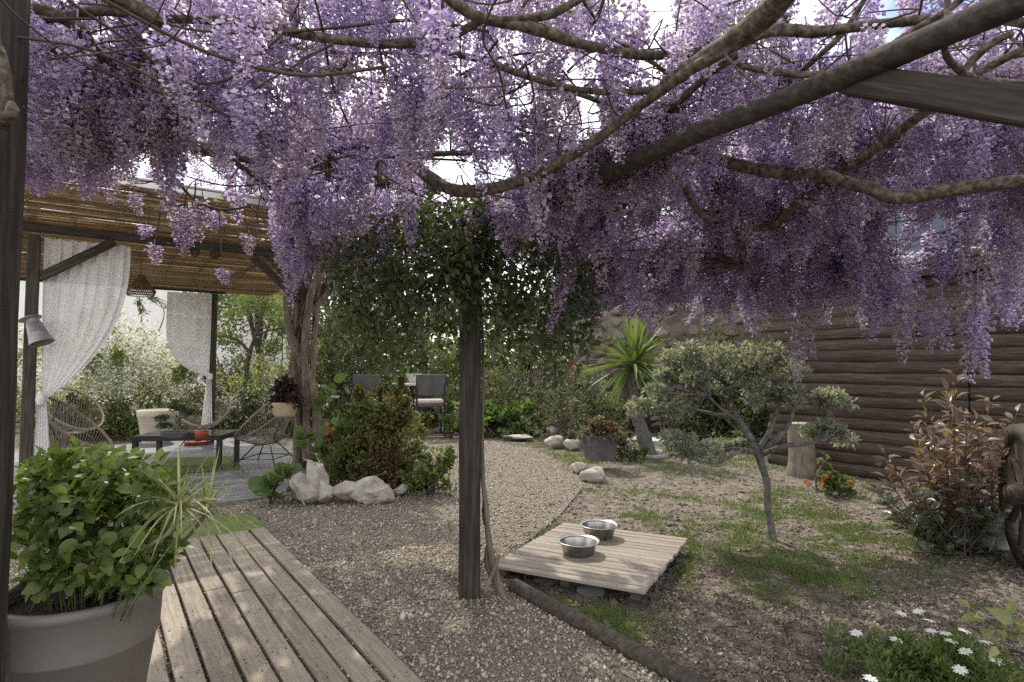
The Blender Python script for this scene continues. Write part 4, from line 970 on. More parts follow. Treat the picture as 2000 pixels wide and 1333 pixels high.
small_tree(300, 812, 'slender bare branched shrub tree behind the rattan pendant', [([(290, 812, 0), (295, 700, 0), (280, 640, 0), (270, 590, 0)], [.03, .025, .015, .008]), ([(290, 690, 0), (320, 620, 0), (310, 590, 0), (290, 580, 0)], [.02, .012, .008, .004])], [(272, 590, .12), (280, 610, .12), (330, 600, .16), (300, 585, .10)], 260, m_hedge)

# slate planter
q = G(1172, 916); sp = thing('slate_planter', 'dark square slate planter on stones by the gravel path', 'planter', (q.x, q.y + .05, .09), .15)
bm = bmesh.new(); bmesh.ops.create_cube(bm, size=1)
for v in bm.verts: k = .19 if v.co.z > 0 else .155; v.co = V3((v.co.x * 2 * k, v.co.y * 2 * k, .02 + (v.co.z + .5) * .32))
f = max(bm.faces, key=lambda f: f.calc_center_median().z); r = bmesh.ops.inset_region(bm, faces=[f], thickness=.03); 
for v in f.verts: v.co.z -= .05
bmesh.ops.bevel(bm, geom=bm.edges[:], offset=.006, segments=1, affect='EDGES')
me = bpy.data.meshes.new('shell'); bm.to_mesh(me); bm.free(); obj('shell', me, m_slate, sp)
shrub('succulent', 'bronze tipped succulent mound in the square slate planter', 'succulent', (q.x, q.y + .05, .36), .34, .3, .34, 1700, LEAF_OV, .045, m_grey, asp=.3, z0=-.04, nst=5, nclump=36, cl=.2, extra=(m_rust, 900, LEAF_OV, .045, .3, .55))
patch('ground_plant', 'low green plant at the right side of the slate planter', 'plant', 1215, 898, .6, .45, .30, 900, LEAF_OV, .05, m_midgreen, asp=.36, nst=4, nclump=24)

# stepping slabs on the lawn
for i, (px, py, w_) in enumerate(((1238, 858, .62), (1298, 860, .7), (1460, 862, .9))):
    p = G(px, py); o = box('stepping_slab', (w_, .5, .05), (p.x, p.y, .0), (0, 0, .15 * i), m_palestone, None, bev=.008, rough=.003); tag(o, ['pale stepping slab left of the yucca trunk', 'pale stepping slab right of the yucca trunk', 'pale stepping slab behind the olive trunk'][i], 'slab', 'stepping slabs on the lawn')

# yucca -------------------------------------------------------------------
def yucca():
    b = G(1262, 890); Y = b.y; root = thing('yucca', 'spiky green yucca on a thick leaning trunk', 'yucca', b)
    q = lambda px, py, dy=0: P(px, py, Y + dy) - b
    mb = MB(); tube(mb, [q(1268, 896), q(1262, 870), q(1250, 830), q(1238, 780), q(1232, 735), q(1236, 700)], [.15, .11, .092, .085, .078, .055], 14, lump=.2); mb.build('trunk', m_olivebark, root, True)
    mb = MB(); tube(mb, [q(1240, 800), q(1222, 770), q(1224, 735)], [.07, .06, .05], 10, lump=.1); tube(mb, [q(1240, 790), q(1256, 765), q(1262, 740)], [.07, .07, .05], 10, lump=.1); mb.build('side_trunk', m_bark, root, True)
    n = 130; tv, tf = leaf(prof=(.35, .42, .36, .22, .0), droop=.0, fold=.5); C = np.array(q(1238, 712))
    mb = MB()
    for i in range(n):
        el = R.uniform(-.75, 1.35); az = R.uniform(0, 6.28); L = R.uniform(.55, .92) * (1 if el > -.1 else .85); d0 = np.array([math.cos(az) * math.cos(el), math.sin(az) * math.cos(el), math.sin(el)])
        side = np.cross(d0, [0, 0, 1.]); side /= np.linalg.norm(side) + 1e-6; nr = np.cross(side, d0); V = []; k = 6
        for j in range(k + 1):
            t = j / k; wv = .030 * (1 - t) ** .55 * (.55 + 1.2 * t if t < .35 else 1); p = C + d0 * (L * t + .04) + np.array([0, 0, -.20 * L * t * t * (1 if el < .8 else .3)])
            V += [p - side * wv + nr * wv * .5, p, p + side * wv + nr * wv * .5]
        Fq = [f for j in range(k) for f in ((3 * j, 3 * j + 1, 3 * j + 4, 3 * j + 3), (3 * j + 1, 3 * j + 2, 3 * j + 5, 3 * j + 4))]
        o = MB().add(V, Fq).build('blade', m_yucca, root)
    mb = MB(); tube(mb, [(.34 * math.cos(a), .34 * math.sin(a) + .05, .015) for a in np.linspace(0, 6.283, 25)], .035, 8, smooth=False, cap=False); mb.build('edging_ring', m_concrete, root, True)
yucca()

# olive ---------------------------------------------------------------------
def olive():
    b = G(1508, 1052); Y = b.y; q = lambda px, py, dy=0: P(px, py, Y + dy)
    paths = [([q(1510, 1062), q(1506, 1030), q(1498, 980), q(1497, 940), q(1487, 905), q(1482, 885)], [.030, .026, .024, .027, .029, .033]),
             ([q(1482, 885), q(1462, 850), q(1440, 815), q(1425, 780, .1), q(1415, 750, .1)], [.036, .03, .026, .018, .012]),
             ([q(1484, 880), q(1500, 850, -.05), q(1512, 820, -.05), q(1525, 780, -.05)], [.028, .02, .016, .01]),
             ([q(1486, 885), q(1515, 860, -.1), q(1540, 830, -.1), q(1555, 790, -.1), q(1600, 775, -.15)], [.028, .022, .018, .014, .008]),
             ([q(1484, 890), q(1530, 872, -.2), q(1570, 868, -.25), q(1610, 860, -.3)], [.024, .018, .014, .008]),
             ([q(1480, 885), q(1450, 880, -.15), q(1420, 895, -.25), q(1400, 905, -.3), q(1360, 900, -.35)], [.024, .018, .013, .010, .006]),
             ([q(1440, 815), q(1400, 810, .1), q(1350, 800, .2), q(1290, 795, .25)], [.018, .014, .011, .006]),
             ([q(1425, 780), q(1390, 760, .2), q(1350, 740, .3)], [.014, .011, .006]), ([q(1420, 760), q(1440, 720, .1), q(1450, 690, .1)], [.012, .009, .006]),
             ([q(1450, 830), q(1410, 800, -.2), q(1380, 770, -.3)], [.014, .010, .006]), ([q(1525, 780), q(1530, 740), q(1520, 700)], [.010, .008, .005])]
    pads = []
    def pad(x0, x1, y0, y1, n, r, dy=.3):
        for _ in range(n): pads.append((*q(R.uniform(x0, x1), R.uniform(y0, y1), R.uniform(-dy, dy)), r * R.uniform(.7, 1.25)))
    pad(1310, 1460, 680, 715, 22, .10); pad(1290, 1480, 725, 760, 18, .10); pad(1470, 1580, 675, 740, 15, .10); pad(1270, 1330, 755, 775, 6, .08); pad(1235, 1330, 785, 810, 9, .08, .2)
    pad(1300, 1400, 848, 890, 12, .075, .2); pad(1400, 1470, 850, 885, 4, .06, .2); pad(1545, 1655, 765, 790, 9, .075, .2); pad(1565, 1655, 835, 862, 9, .08, .15); pad(1460, 1560, 760, 790, 6, .08, .2)
    tree('olive_tree', 'small cloud pruned olive tree with silvery leaves on the lawn', b, paths, pads, 12500, LEAF_S, .044, m_olive, m_olivebark, .24, fine=280, flat=.55)
olive()

# stump
q = G(1566, 928); st = thing('tree_stump', 'upright pale tree stump in front of the log shed', 'stump', q)
mb = MB(); tube(mb, [(0, 0, -.05), (0, 0, .1), (.005, 0, .3), (-.005, 0, .62)], [.17, .155, .145, .14], 20, per=5, lump=.10, cap=False); mb.build('trunk', m_stump, st, True)
mb = MB(); lathe(mb, [(.001, .625), (.10, .622), (.139, .612), (.143, .59)], 20); mb.build('cut_face', m_pallet, st, True)

# small plants by the shed
pg = patch('geranium', 'small geranium with orange red blooms in front of the log shed', 'plant', 1624, 965, .50, .3, .17, 420, LEAF_RND, .06, m_midgreen, asp=.5, nst=4, nclump=16, up=1)
for (px, py) in ((1578, 945), (1606, 949), (1657, 945), (1612, 932)):
    p = P(px, py, 5.6) - G(1624, 965); V, Fs = clump([tuple(p)], .022, 16, LEAF_OV, .03, .5); obj('bloom', mesh_np('bloom', V, Fs), m_orange, pg)
b = G(1596, 958); Yb = b.y
tree('sapling', 'thin young sapling beside the geranium', b, [([b - V3((0, 0, .03)), P(1594, 930, Yb), P(1606, 908, Yb), P(1612, 900, Yb)], [.012, .010, .007, .004]), ([P(1594, 935, Yb), P(1588, 900, Yb), P(1588, 870, Yb)], [.008, .006, .004])], [(*P(1612, 902, Yb), .06)], 14, LEAF_LAN, .09, m_midgreen, m_olivebark, .3, cat='sapling')

# photinia at the right
def photinia():
    b = G(1890, 1085); b = V3((b.x, b.y + .1, 0)); root = thing('photinia', 'shrub with bronze young leaves over glossy green ones at the shed corner', 'shrub', b); Y = b.y
    q = lambda px, py, dy=0: np.array(P(px, py, Y + dy) - b)
    tips = [(1865, 755), (1815, 800), (1790, 835), (1770, 880), (1750, 920), (1830, 790), (1845, 850), (1900, 810), (1880, 870), (1920, 840), (1960, 850), (1820, 880), (1790, 900), (1850, 910), (1900, 900), (1940, 900), (1975, 870), (1740, 935), (1760, 960), (1990, 830), (1870, 930), (1920, 940), (1950, 960)]
    low = [(1780, 990), (1820, 960), (1860, 980), (1900, 980), (1840, 1020), (1880, 1030), (1800, 1000), (1920, 1010), (1860, 1060), (1890, 1075), (1950, 1000), (1800, 1040), (1820, 1070), (1760, 1030), (1740, 980), (1850, 1085), (1830, 940), (1930, 980), (1880, 955), (1770, 1010), (1960, 1040)]
    mb = MB(); P1, D1, P2, D2 = [], [], [], []
    for lst, pp, dd, nn in ((tips, P1, D1, 24), (low, P2, D2, 15)):
        for (x, y) in lst:
            for rep in range(2):
                e = q(x + R.normal(0, 20), y + R.normal(0, 18), R.uniform(-.35, .45)); s0 = np.array([R.normal(0, .06), R.normal(0, .06), -.03]); m_ = s0 * .4 + e * .55; m_[2] = e[2] * .45
                tube(mb, [tuple(s0), tuple(m_), tuple(e)], [.007, .005, .002], 5)
                for k in range(nn):
                    t = R.uniform(.42, 1.02); p = s0 * (1 - t) ** 2 + 2 * m_ * t * (1 - t) + e * t * t; d = unit(1)[0]; d[2] = abs(d[2]) * .7 + .1; pp.append(p + d * .015); dd.append(d)
    mb.build('stem', m_twig, root)
    for pp, dd, m, sz, nm in ((P1, D1, m_photr, .086, 'young_foliage'), (P2, D2, m_photg, .088, 'foliage')):
        n = len(pp); S = sz * R.uniform(.7, 1.25, n); leaf_parts(np.array(pp), frames(np.array(dd), roll=R.normal(0, .6, n)), np.stack([S * .44, S, S], 1), LEAF_OV, m, root, 150, 'young_leaf' if nm == 'young_foliage' else 'leaf')
photinia()
q = G(1945, 1070); gp = thing('pale_pot', 'pale clay pot half hidden behind the bronze leaved shrub', 'pot', (q.x, q.y + .05, 0)); mb = MB(); potmesh(mb, .17, .30); mb.build('shell', m_concrete, gp, True)
# wooden wheel at the right edge
def wheel():
    q = G(2008, 1108); root = thing('cart_wheel', 'old wooden cart wheel leaning at the right edge beside the bronze shrub', 'wheel', (q.x, q.y, .46), math.radians(62)); Rr = .46
    mb = MB(); V = []; n = 40
    for k in range(n):
        a = 2 * math.pi * k / n
        for r, y in ((Rr, -.04), (Rr, .04), (Rr - .085, .04), (Rr - .085, -.04)): V.append((r * math.cos(a), y, r * math.sin(a)))
    Fq = [(4 * k + j, 4 * k + (j + 1) % 4, 4 * ((k + 1) % n) + (j + 1) % 4, 4 * ((k + 1) % n) + j) for k in range(n) for j in range(4)]
    mb.add(V, Fq); mb.build('rim', m_darkwood, root)
    for k in range(10):
        a = 2 * math.pi * k / 10; o = box('spoke', (Rr - .14, .035, .045), (math.cos(a) * .23, 0, math.sin(a) * .23), (0, -a, 0), m_darkwood, root)
    mb = MB(); tube(mb, [(0, -.10, 0), (0, -.06, 0), (0, .06, 0), (0, .10, 0)], [.055, .08, .08, .055], 16, smooth=False); mb.build('hub', m_darkwood, root, True)
wheel()

# daisies in the right foreground
def daisies():
    b = G(1830, 1345); root = thing('daisy_plant', 'white daisy clump on the soil in the near right corner', 'daisies', b); Y = b.y
    c = [(R.normal(0, .16), R.normal(0, .10), R.uniform(.02, .12)) for _ in range(60)]
    V, Fs = clump(c, .055, 4200, LEAF_S, .038, .16, .9); obj('foliage', mesh_np('foliage', V, Fs), m_grass, root)
    bm = MB(); tv, tf = leaf(prof=(.06, .16, .18, .10), droop=.06, fold=.1); n = 13; a = np.arange(n) / n * 6.283
    Vp, Fp = scatter(tv, tf, np.stack([np.sin(a) * .08, np.cos(a) * .08, 0 * a], 1), frames(np.stack([np.sin(a), np.cos(a), .12 * np.sin(a * 5)], 1)), np.ones(n)); me = mesh_np('flower_head', Vp, Fp); me.materials.append(m_daisy)
    mb = MB(); lathe(mb, [(.001, .10), (.12, .09), (.19, .03), (.17, -.03)], 12); med = mb.mesh('disc', True); med.materials.append(m_yellow); ms = MB()
    for (px, py) in ((1815, 1212), (1760, 1198), (1793, 1194), (1818, 1232), (1846, 1237), (1884, 1232), (1858, 1252), (1750, 1250), (1672, 1236), (1925, 1254), (1885, 1272), (1946, 1290), (1875, 1308), (1700, 1325)):
        p = P(px, py, Y + .05 + (1250 - py) * .0042) - b; o = obj('flower_head', me, None, root, p, (R.uniform(-.15, .25), R.uniform(-.3, .3), 0)); o.scale = (.023,) * 3
        d = obj('disc', med, None, o)
        tube(ms, [tuple(p), (p.x * .7, p.y * .7, p.z * .5), (p.x * .5, p.y * .5, 0)], .0022, 4, per=3)
    stuff(ms.build('flower_stem', m_lime, root))
daisies()
b = G(1990, 1300)
pts = [tuple(P(x, y, 2.1) - b) for x, y in ((1930, 1215), (1900, 1190), (1950, 1235), (1980, 1230), (1960, 1260), (1990, 1215), (2010, 1250))]
nsp = thing('leafy_sprig', 'yellowing leafy sprig reaching in at the right edge above the daisies', 'plant', b); V, Fs = clump(pts, .03, 22, LEAF_LAN, .075, .3, .1); obj('foliage', mesh_np('foliage', V, Fs), m_strap, nsp)
mb = MB(); tube(mb, [(.1, 0, -.02), tuple(P(2030, 1250, 2.1) - b), tuple(P(1960, 1230, 2.1) - b), tuple(P(1895, 1190, 2.1) - b)], .004, 5); mb.build('stem', m_twig, nsp)

# the big pot at the left and its plants ---------------------------------------
def bigpot():
    rc = P(164, 1146, 1.92); H = rc.z; root = thing('plant_pot', 'large taupe plastic pot in the near left corner beside the post', 'pot', (rc.x, rc.y, 0)); root.scale = (.95, .95, 1)
    mb = MB()
    lathe(mb, [(.001, .0), (.15, .0), (.16, .012), (.222, H * .70), (.229, H * .705), (.231, H * .72), (.238, H * .93), (.250, H * .945), (.256, H * .965), (.256, H * .985), (.248, H), (.232, H), (.226, H * .985), (.222, H * .90), (.001, H * .90)], 64)
    mb.build('shell', m_greypot, root, True); mb = MB(); lathe(mb, [(.001, H * .93), (.10, H * .935), (.222, H * .92)], 30); mb.build('compost', m_compost, root, True)
    base = V3((rc.x, rc.y, H * .92))
    s = thing('leafy_shrub', 'bushy fresh green leaved shrub filling the big taupe pot', 'shrub', base); c, rad = [], []
    for _ in range(130):
        px, py = R.uniform(45, 330), R.uniform(905, 1130)
        if ((px - 180) / 160) ** 2 + ((py - 1022) / 122) ** 2 > 1.05: continue
        c.append(tuple(P(px, py, 1.92 + R.uniform(-.2, .24)) - base))
    pos_, M_, S_ = clump(c, .06, 3300, LEAF_OV, .046, .36, .25, raw=True); leaf_parts(pos_, M_, S_, LEAF_OV, m_shrubpot, s); mb = MB()
    for k in c[:34]: tube(mb, [(R.normal(0, .06), R.normal(0, .05), -.02), (k[0] * .5, k[1] * .5, k[2] * .55), k], [.006, .004, .002], 5, per=4)
    mb.build('stem', m_twig, s)
    o = thing('clover', 'clover with tiny pink flowers at the rim of the big taupe pot', 'clover', base); cc = [tuple(P(x, y, 1.92 - R.uniform(.05, .24)) - base) for x, y in [(R.uniform(40, 300), R.uniform(1050, 1150)) for _ in range(46)]]
    V, Fs = clump(cc, .025, 150, LEAF_RND, .036, .5, 1.0); obj('foliage', mesh_np('foliage', V, Fs), m_shrubpot, o); mb = MB()
    for k in cc: tube(mb, [(k[0] * .7, k[1] * .7, -.0), (k[0] * .9, k[1] * .9, k[2] * .7), k], .0014, 3, per=3)
    stuff(mb.build('stalk', m_lime, o))
    for px, py in ((150, 1120), (128, 1150), (133, 1165), (182, 1095), (170, 1112), (160, 1135), (76, 1140)):
        k = P(px, py, 1.74) - base; V, Fs = clump([tuple(k)], .004, 6, LEAF_OV, .0095, .5); obj('flower', mesh_np('flower', V, Fs), m_magenta, o)
    d = thing('dragon_plant', 'variegated strap leaved plant on bent bare stems leaning out of the pot', 'plant', base); mb = MB(); heads = []
    for pts in ([(232, 1135, -.10), (250, 1100, -.14), (285, 1070, -.17), (330, 1040, -.18), (350, 990, -.18)], [(236, 1140, .0), (265, 1105, -.02), (300, 1085, .04), (360, 1055, -.02), (402, 1005, -.05)]):
        tube(mb, [tuple(P(x, y, 1.92 + dy) - base) for x, y, dy in pts], [.007, .0065, .006, .006, .006], 8, lump=.15); heads.append(np.array(P(*pts[-1][:2], 1.92 + pts[-1][2]) - base))
    mb.build('stem', m_barkpale, d, True)
    for C in heads:
        for i in range(60):
            az = R.uniform(0, 6.28); el = R.uniform(-.25, 1.35); L = R.uniform(.14, .27); d0 = np.array([math.cos(az) * math.cos(el), math.sin(az) * math.cos(el), math.sin(el)]); side = np.cross(d0, [0, 0, 1.]); side /= np.linalg.norm(side) + 1e-6; V = []
            for j in range(7):
                t = j / 6; wv = .0042 * (1 - t) ** .6 + .0002; p = C + np.array([0, 0, R.uniform(-.0, .0)]) + d0 * L * t + np.array([0, 0, -.62 * L * t * t * math.cos(el)]); V += [p - side * wv, p + side * wv]
            MB().add(V, [(2 * j, 2 * j + 1, 2 * j + 3, 2 * j + 2) for j in range(6)]).build('blade', m_strap, d)
bigpot()

# climber on the middle post ---------------------------------------------------
def climber():
    root = thing('dark_climber', 'dense dark green climber billowing round the top of the middle post', 'climber', PB); Y = PB.y
    q = lambda px, py, dy=0: P(px, py, Y + dy) - PB
    cc = []
    for _ in range(1200):
        px, py = R.uniform(640, 1165), R.uniform(375, 712); t = abs(px - 915) / 250
        top = 385 + 95 * max(0, t - .35) ** 1.2 * 1.5; bot = 585 + 130 * min(1, max(0, t - .05) * 1.9); bot = bot if t < .80 else bot - (t - .80) * 600
        if py < top or py > bot + 30 * math.sin(px * .05) + 22 * math.sin(px * .17 + 1): continue
        cc.append(tuple(q(px, py, R.uniform(-.26, .50) if abs(px - 915) > 70 else R.uniform(-.34, .20))))
    for _ in range(90):                                     # loose sprays hanging out of the mass
        e = np.array(cc[R.integers(0, len(cc))]); dr = np.array([R.normal(0, .5), R.normal(0, .4), -R.uniform(.2, 1.1)]); Ls = R.uniform(.08, .26)
        cc += [tuple(e + dr / np.linalg.norm(dr) * Ls * t) for t in (.5, .75, 1)]
    V, Fs = clump(cc, .062, 9800, LEAF_OV, .045, .28, -.35); obj('foliage', mesh_np('foliage', V, Fs), m_vine, root)
    mb = MB()
    for i in range(60):
        e = cc[R.integers(0, len(cc))]; tube(mb, [tuple(q(925, 480, .08)), (e[0] * .5, e[1] * .5, e[2] + .18), e], [.007, .005, .002], 5, per=4)
    stuff(mb.build('twig', m_twig, root))
    for pts, rr in (([(985, 1180, -.02), (968, 1120, 0), (955, 1060, .0), (950, 1000, .02), (943, 930, .02), (942, 840, .03), (944, 700, .05), (938, 560, .06)], [.03, .021, .018, .016, .013, .011, .009, .008]), ([(975, 1150, .02), (950, 1100, .03), (956, 1050, .03), (945, 1010, .04), (948, 960, .04)], [.016, .014, .013, .012, .009]), ([(960, 1165, .03), (948, 1160, -.06), (962, 1120, -.03), (975, 1085, 0)], [.014, .012, .012, .01])):
        mb = MB(); tube(mb, [q(*k) for k in pts], rr, 9, lump=.25); mb.build('stem', m_barkpale, root, True)
climber()

# ------------------------------------------------------------------ wisteria
wis = thing('wisteria', 'huge wisteria in full lilac bloom covering the pergola overhead', 'wisteria', (0, 0, 0))
def branches():
    L = [ # (points px, py, depth), widths in pixels
     ([(792, 236, 2.7), (782, 270, 2.65), (800, 312, 2.6), (860, 360, 2.5), (930, 373, 2.4), (1020, 352, 2.3), (1130, 296, 2.15), (1240, 215, 2.0), (1330, 150, 1.85), (1410, 100, 1.75), (1500, 40, 1.65), (1560, -30, 1.55)], [15, 26, 28, 25, 24, 23, 22, 21, 22, 26, 30, 30]),
     ([(785, 280, 2.65), (720, 282, 2.7), (660, 292, 2.75), (600, 318, 2.8), (545, 338, 2.85), (503, 350, 2.9)], [17, 17, 16, 15, 14, 12]),
     ([(-60, 20, 1.9), (80, 38, 1.95), (200, 22, 2.0), (310, 36, 2.0), (470, 44, 2.0), (620, 72, 2.0), (740, 86, 2.0), (850, 80, 1.95), (900, 62, 1.9), (948, 34, 1.85)], [18, 18, 20, 19, 19, 18, 18, 18, 18, 15]),
     ([(860, -15, 1.75), (930, 32, 1.8), (1040, 56, 1.85), (1130, 84, 1.9), (1220, 104, 1.95), (1305, 108, 2.0), (1400, 96, 2.0)], [18, 24, 24, 23, 21, 20, 18]),
     ([(1150, -12, 1.9), (1080, 26, 1.85), (1000, 40, 1.82), (940, 36, 1.8)], [16, 17, 17, 16]),
     ([(780, 95, 2.4), (860, 102, 2.35), (940, 118, 2.3), (1030, 150, 2.2), (1110, 172, 2.1), (1210, 180, 2.0), (1290, 172, 1.95), (1345, 150, 1.9)], [12, 13, 14, 14, 14, 14, 13, 12]),
     ([(1010, 140, 2.3), (1120, 180, 2.2), (1200, 210, 2.2), (1290, 240, 2.2)], [10, 11, 11, 10]),
     ([(515, 128, 2.3), (600, 143, 2.3), (660, 135, 2.3), (690, 112, 2.3)], [8, 8, 8, 6]),
     ([(-40, 95, 2.1), (60, 85, 2.1), (160, 130, 2.15), (200, 160, 2.2), (250, 170, 2.2)], [16, 18, 18, 16, 14]),
     ([(-60, 20, 1.8), (60, 15, 1.85), (150, 50, 1.9), (185, 100, 2.0), (230, 135, 2.1), (300, 160, 2.2)], [22, 24, 26, 24, 16, 12]),
     ([(40, 142, 2.2), (110, 172, 2.2), (190, 172, 2.2), (260, 162, 2.2), (330, 182, 2.25), (430, 196, 2.3), (520, 188, 2.35)], [20, 24, 24, 24, 22, 18, 14]),
     ([(190, -30, 1.8), (250, 10, 1.85), (298, 38, 1.9), (305, 80, 2.0), (286, 125, 2.1), (278, 165, 2.2)], [36, 38, 34, 30, 28, 28]),
     ([(270, 165, 2.2), (350, 210, 2.4), (430, 225, 2.6), (520, 265, 2.8), (580, 290, 2.9)], [14, 13, 12, 10, 8]),
     ([(415, 262, 2.7), (440, 295, 2.75), (470, 325, 2.8), (503, 348, 2.9)], [10, 12, 13, 14]),
     ([(300, 282, 2.6), (335, 340, 2.6), (380, 390, 2.6), (430, 410, 2.6), (490, 404, 2.6)], [4, 6, 6, 6, 4]),
     ([(640, 302, 3.0), (740, 306, 3.0), (880, 300, 2.9), (1040, 300, 2.8), (1180, 303, 2.6), (1250, 270, 2.4), (1320, 205, 2.2), (1380, 150, 2.0), (1440, 108, 1.9)], [14, 13, 12, 12, 12, 14, 16, 16, 14]),
     ([(1336, 284, 2.5), (1400, 312, 2.45), (1500, 334, 2.4), (1600, 344, 2.3), (1690, 366, 2.2), (1748, 387, 2.15), (1850, 372, 2.1), (2000, 352, 2.0), (2100, 335, 1.95)], [22, 26, 28, 30, 30, 30, 30, 30, 28]),
     ([(1440, 450, 2.9), (1510, 440, 2.8), (1560, 395, 2.6), (1640, 338, 2.35), (1720, 285, 2.2), (1810, 215, 2.0), (1900, 150, 1.9), (2000, 95, 1.8)], [10, 16, 20, 22, 22, 20, 18, 16]),
     ([(1290, 165, 1.9), (1380, 110, 1.8), (1450, 65, 1.7), (1510, 10, 1.6), (1540, -50, 1.5)], [12, 36, 52, 54, 52]),
     ([(1400, 110, 1.9), (1500, 62, 1.9), (1600, 62, 1.9), (1700, 50, 1.85), (1820, 38, 1.8), (1960, 40, 1.75), (2060, 60, 1.7)], [22, 24, 22, 22, 20, 20, 18]),
     ([(1440, 128, 1.95), (1520, 142, 1.95), (1600, 145, 1.9), (1690, 120, 1.85), (1770, 70, 1.8), (1850, 20, 1.75), (1900, -20, 1.7)], [12, 14, 15, 16, 16, 15, 14]),
     ([(1380, 318, 2.8), (1400, 370, 2.85), (1430, 420, 2.9), (1455, 520, 3.0)], [8, 9, 9, 6]),
     ([(1290, 300, 2.6), (1250, 340, 2.7), (1220, 395, 2.75), (1195, 408, 2.8), (1178, 370, 2.8)], [14, 20, 22, 20, 14]),
     ([(1290, 315, 2.5), (1330, 360, 2.5), (1370, 420, 2.6), (1400, 430, 2.6)], [12, 12, 11, 8]),
     ([(1412, 103, 1.55), (1450, 145, 1.55), (1496, 182, 1.55)], [7, 6, 4]),
     ([(1852, -20, 1.5), (1850, 60, 1.5), (1846, 100, 1.55), (1866, 130, 1.6), (1910, 156, 1.65), (2020, 164, 1.65)], [14, 13, 13, 14, 13, 12]),
     ([(1980, 65, 1.7), (1930, 90, 1.75), (1880, 140, 1.8)], [14, 18, 12]),
     ([(1700, -20, 1.9), (1650, 60, 1.95), (1600, 110, 2.0), (1520, 180, 2.2), (1450, 240, 2.4)], [10, 12, 12, 12, 8]),
     ([(1040, -20, 1.9), (1010, 30, 2.0), (930, 130, 2.2), (850, 200, 2.4), (820, 240, 2.6)], [7, 7, 6, 6, 5]),
     ([(1130, -10, 1.9), (1190, 70, 2.0), (1260, 110, 2.1), (1310, 150, 2.2)], [7, 7, 7, 6]),
     ([(480, 44, 2.0), (560, 90, 2.2), (700, 105, 2.4), (790, 100, 2.5)], [9, 9, 9, 8]),
     ([(0, 250, 1.5), (15, 200, 1.5), (5, 120, 1.5), (-20, 60, 1.5)], [30, 26, 26, 26]),
     ([(-20, 238, 1.48), (5, 232, 1.45), (24, 222, 1.46), (20, 205, 1.5)], [30, 28, 26, 22])]
    out = []
    for pts, wd in L:
        mb = MB(); c = [P(*q) for q in pts]; tube(mb, c, [w_ / F * q[2] / 2 * .9 * R.uniform(.9, 1.14) for w_, q in zip(wd, pts)], 14, per=9, lump=.30); mb.build('branch', m_bark, wis, True); out += c
    return out
bpts = branches()

def floret():
    # banner petal, two wings and a keel
    b = np.array([(0, 0, 0), (-.42, .30, .18), (0, .34, .10), (.42, .30, .18), (-.30, .72, .42), (0, .80, .30), (.30, .72, .42)]); bf = [(0, 2, 1, 1), (0, 3, 2, 2), (1, 2, 5, 4), (2, 3, 6, 5)]
    k = np.array([(0, .02, -.02), (-.17, .40, -.10), (0, .85, -.22), (.17, .40, -.10), (0, .42, -.28)]); kf = [(0, 1, 2, 4), (0, 4, 2, 3)]
    V = np.vstack([b, k]); return V, bf + [tuple(i + 7 for i in f) for f in kf]
FLV, FLF = floret()
def raceme(L, n, size, rtop, loose, seed, coarse=False):
    rs = np.random.default_rng(seed); t = np.sort(rs.random(n) ** .92); ang = np.arange(n) * 2.39996 + rs.normal(0, .35, n)
    bend = rs.normal(0, .10, 2); r = rtop * np.clip(1.18 - t, .12, 1) ** .62 * rs.uniform(.25, 1.15, n); r *= np.where(t < .08, .6, 1)
    ax = np.stack([bend[0] * L * t ** 2, bend[1] * L * t ** 2, -L * t], 1)
    out = np.stack([np.cos(ang), np.sin(ang), np.zeros(n)], 1); pos = ax + out * r[:, None] * .55 + np.stack([0 * t, 0 * t, rs.normal(0, .008, n)], 1)
    d = out * rs.uniform(.7, 1.1, (n, 1)) + rs.normal(0, .3, (n, 3)); d[:, 2] -= rs.uniform(.05, .7, n)
    S = size * (1 - .55 * t ** 1.6) * rs.uniform(.75, 1.2, n)
    M = frames(d, roll=rs.normal(0, .5, n)); mb = MB()
    if coarse:
        V, Fs = scatter(LEAF_S[0] * [1.15, 1, 1.6], LEAF_S[1], pos, M, S); mb.add(V, Fs)
        V, Fs = scatter(LEAF_S[0] * [.5, .95, -1.2] + [0, 0, -.12], LEAF_S[1], pos, M, S); mb.add(V, Fs)
    else:
        V, Fs = scatter(FLV, np.array(FLF), pos, M, S)
        # triangles marked by a doubled last index
        mb.V.append(V); mb.F.append(Fs); mb.n = len(V)
    tube(mb, [(0, 0, .06), (0, 0, 0), (bend[0] * L * .25, bend[1] * L * .25, -L * .5), (bend[0] * L, bend[1] * L, -L)], [.0022, .0022, .0016, .0008], 4, per=3)
    return mb
NV = 12; HI = []; LO = []
for k in range(NV):
    L = (.20, .24, .28, .32, .18, .26, .30, .22, .34, .25, .21, .29)[k]; n = int(L * 900)
    HI.append((L, raceme(L, n, .0195, .074, 0, 100 + k).mesh('flower_cluster'))); HI[-1][1].materials.append(m_wist)
    mb = raceme(L, int(n * .64), .0235, .074, 0, 200 + k, True); LO.append((L, np.vstack(mb.V), np.vstack(mb.F)))

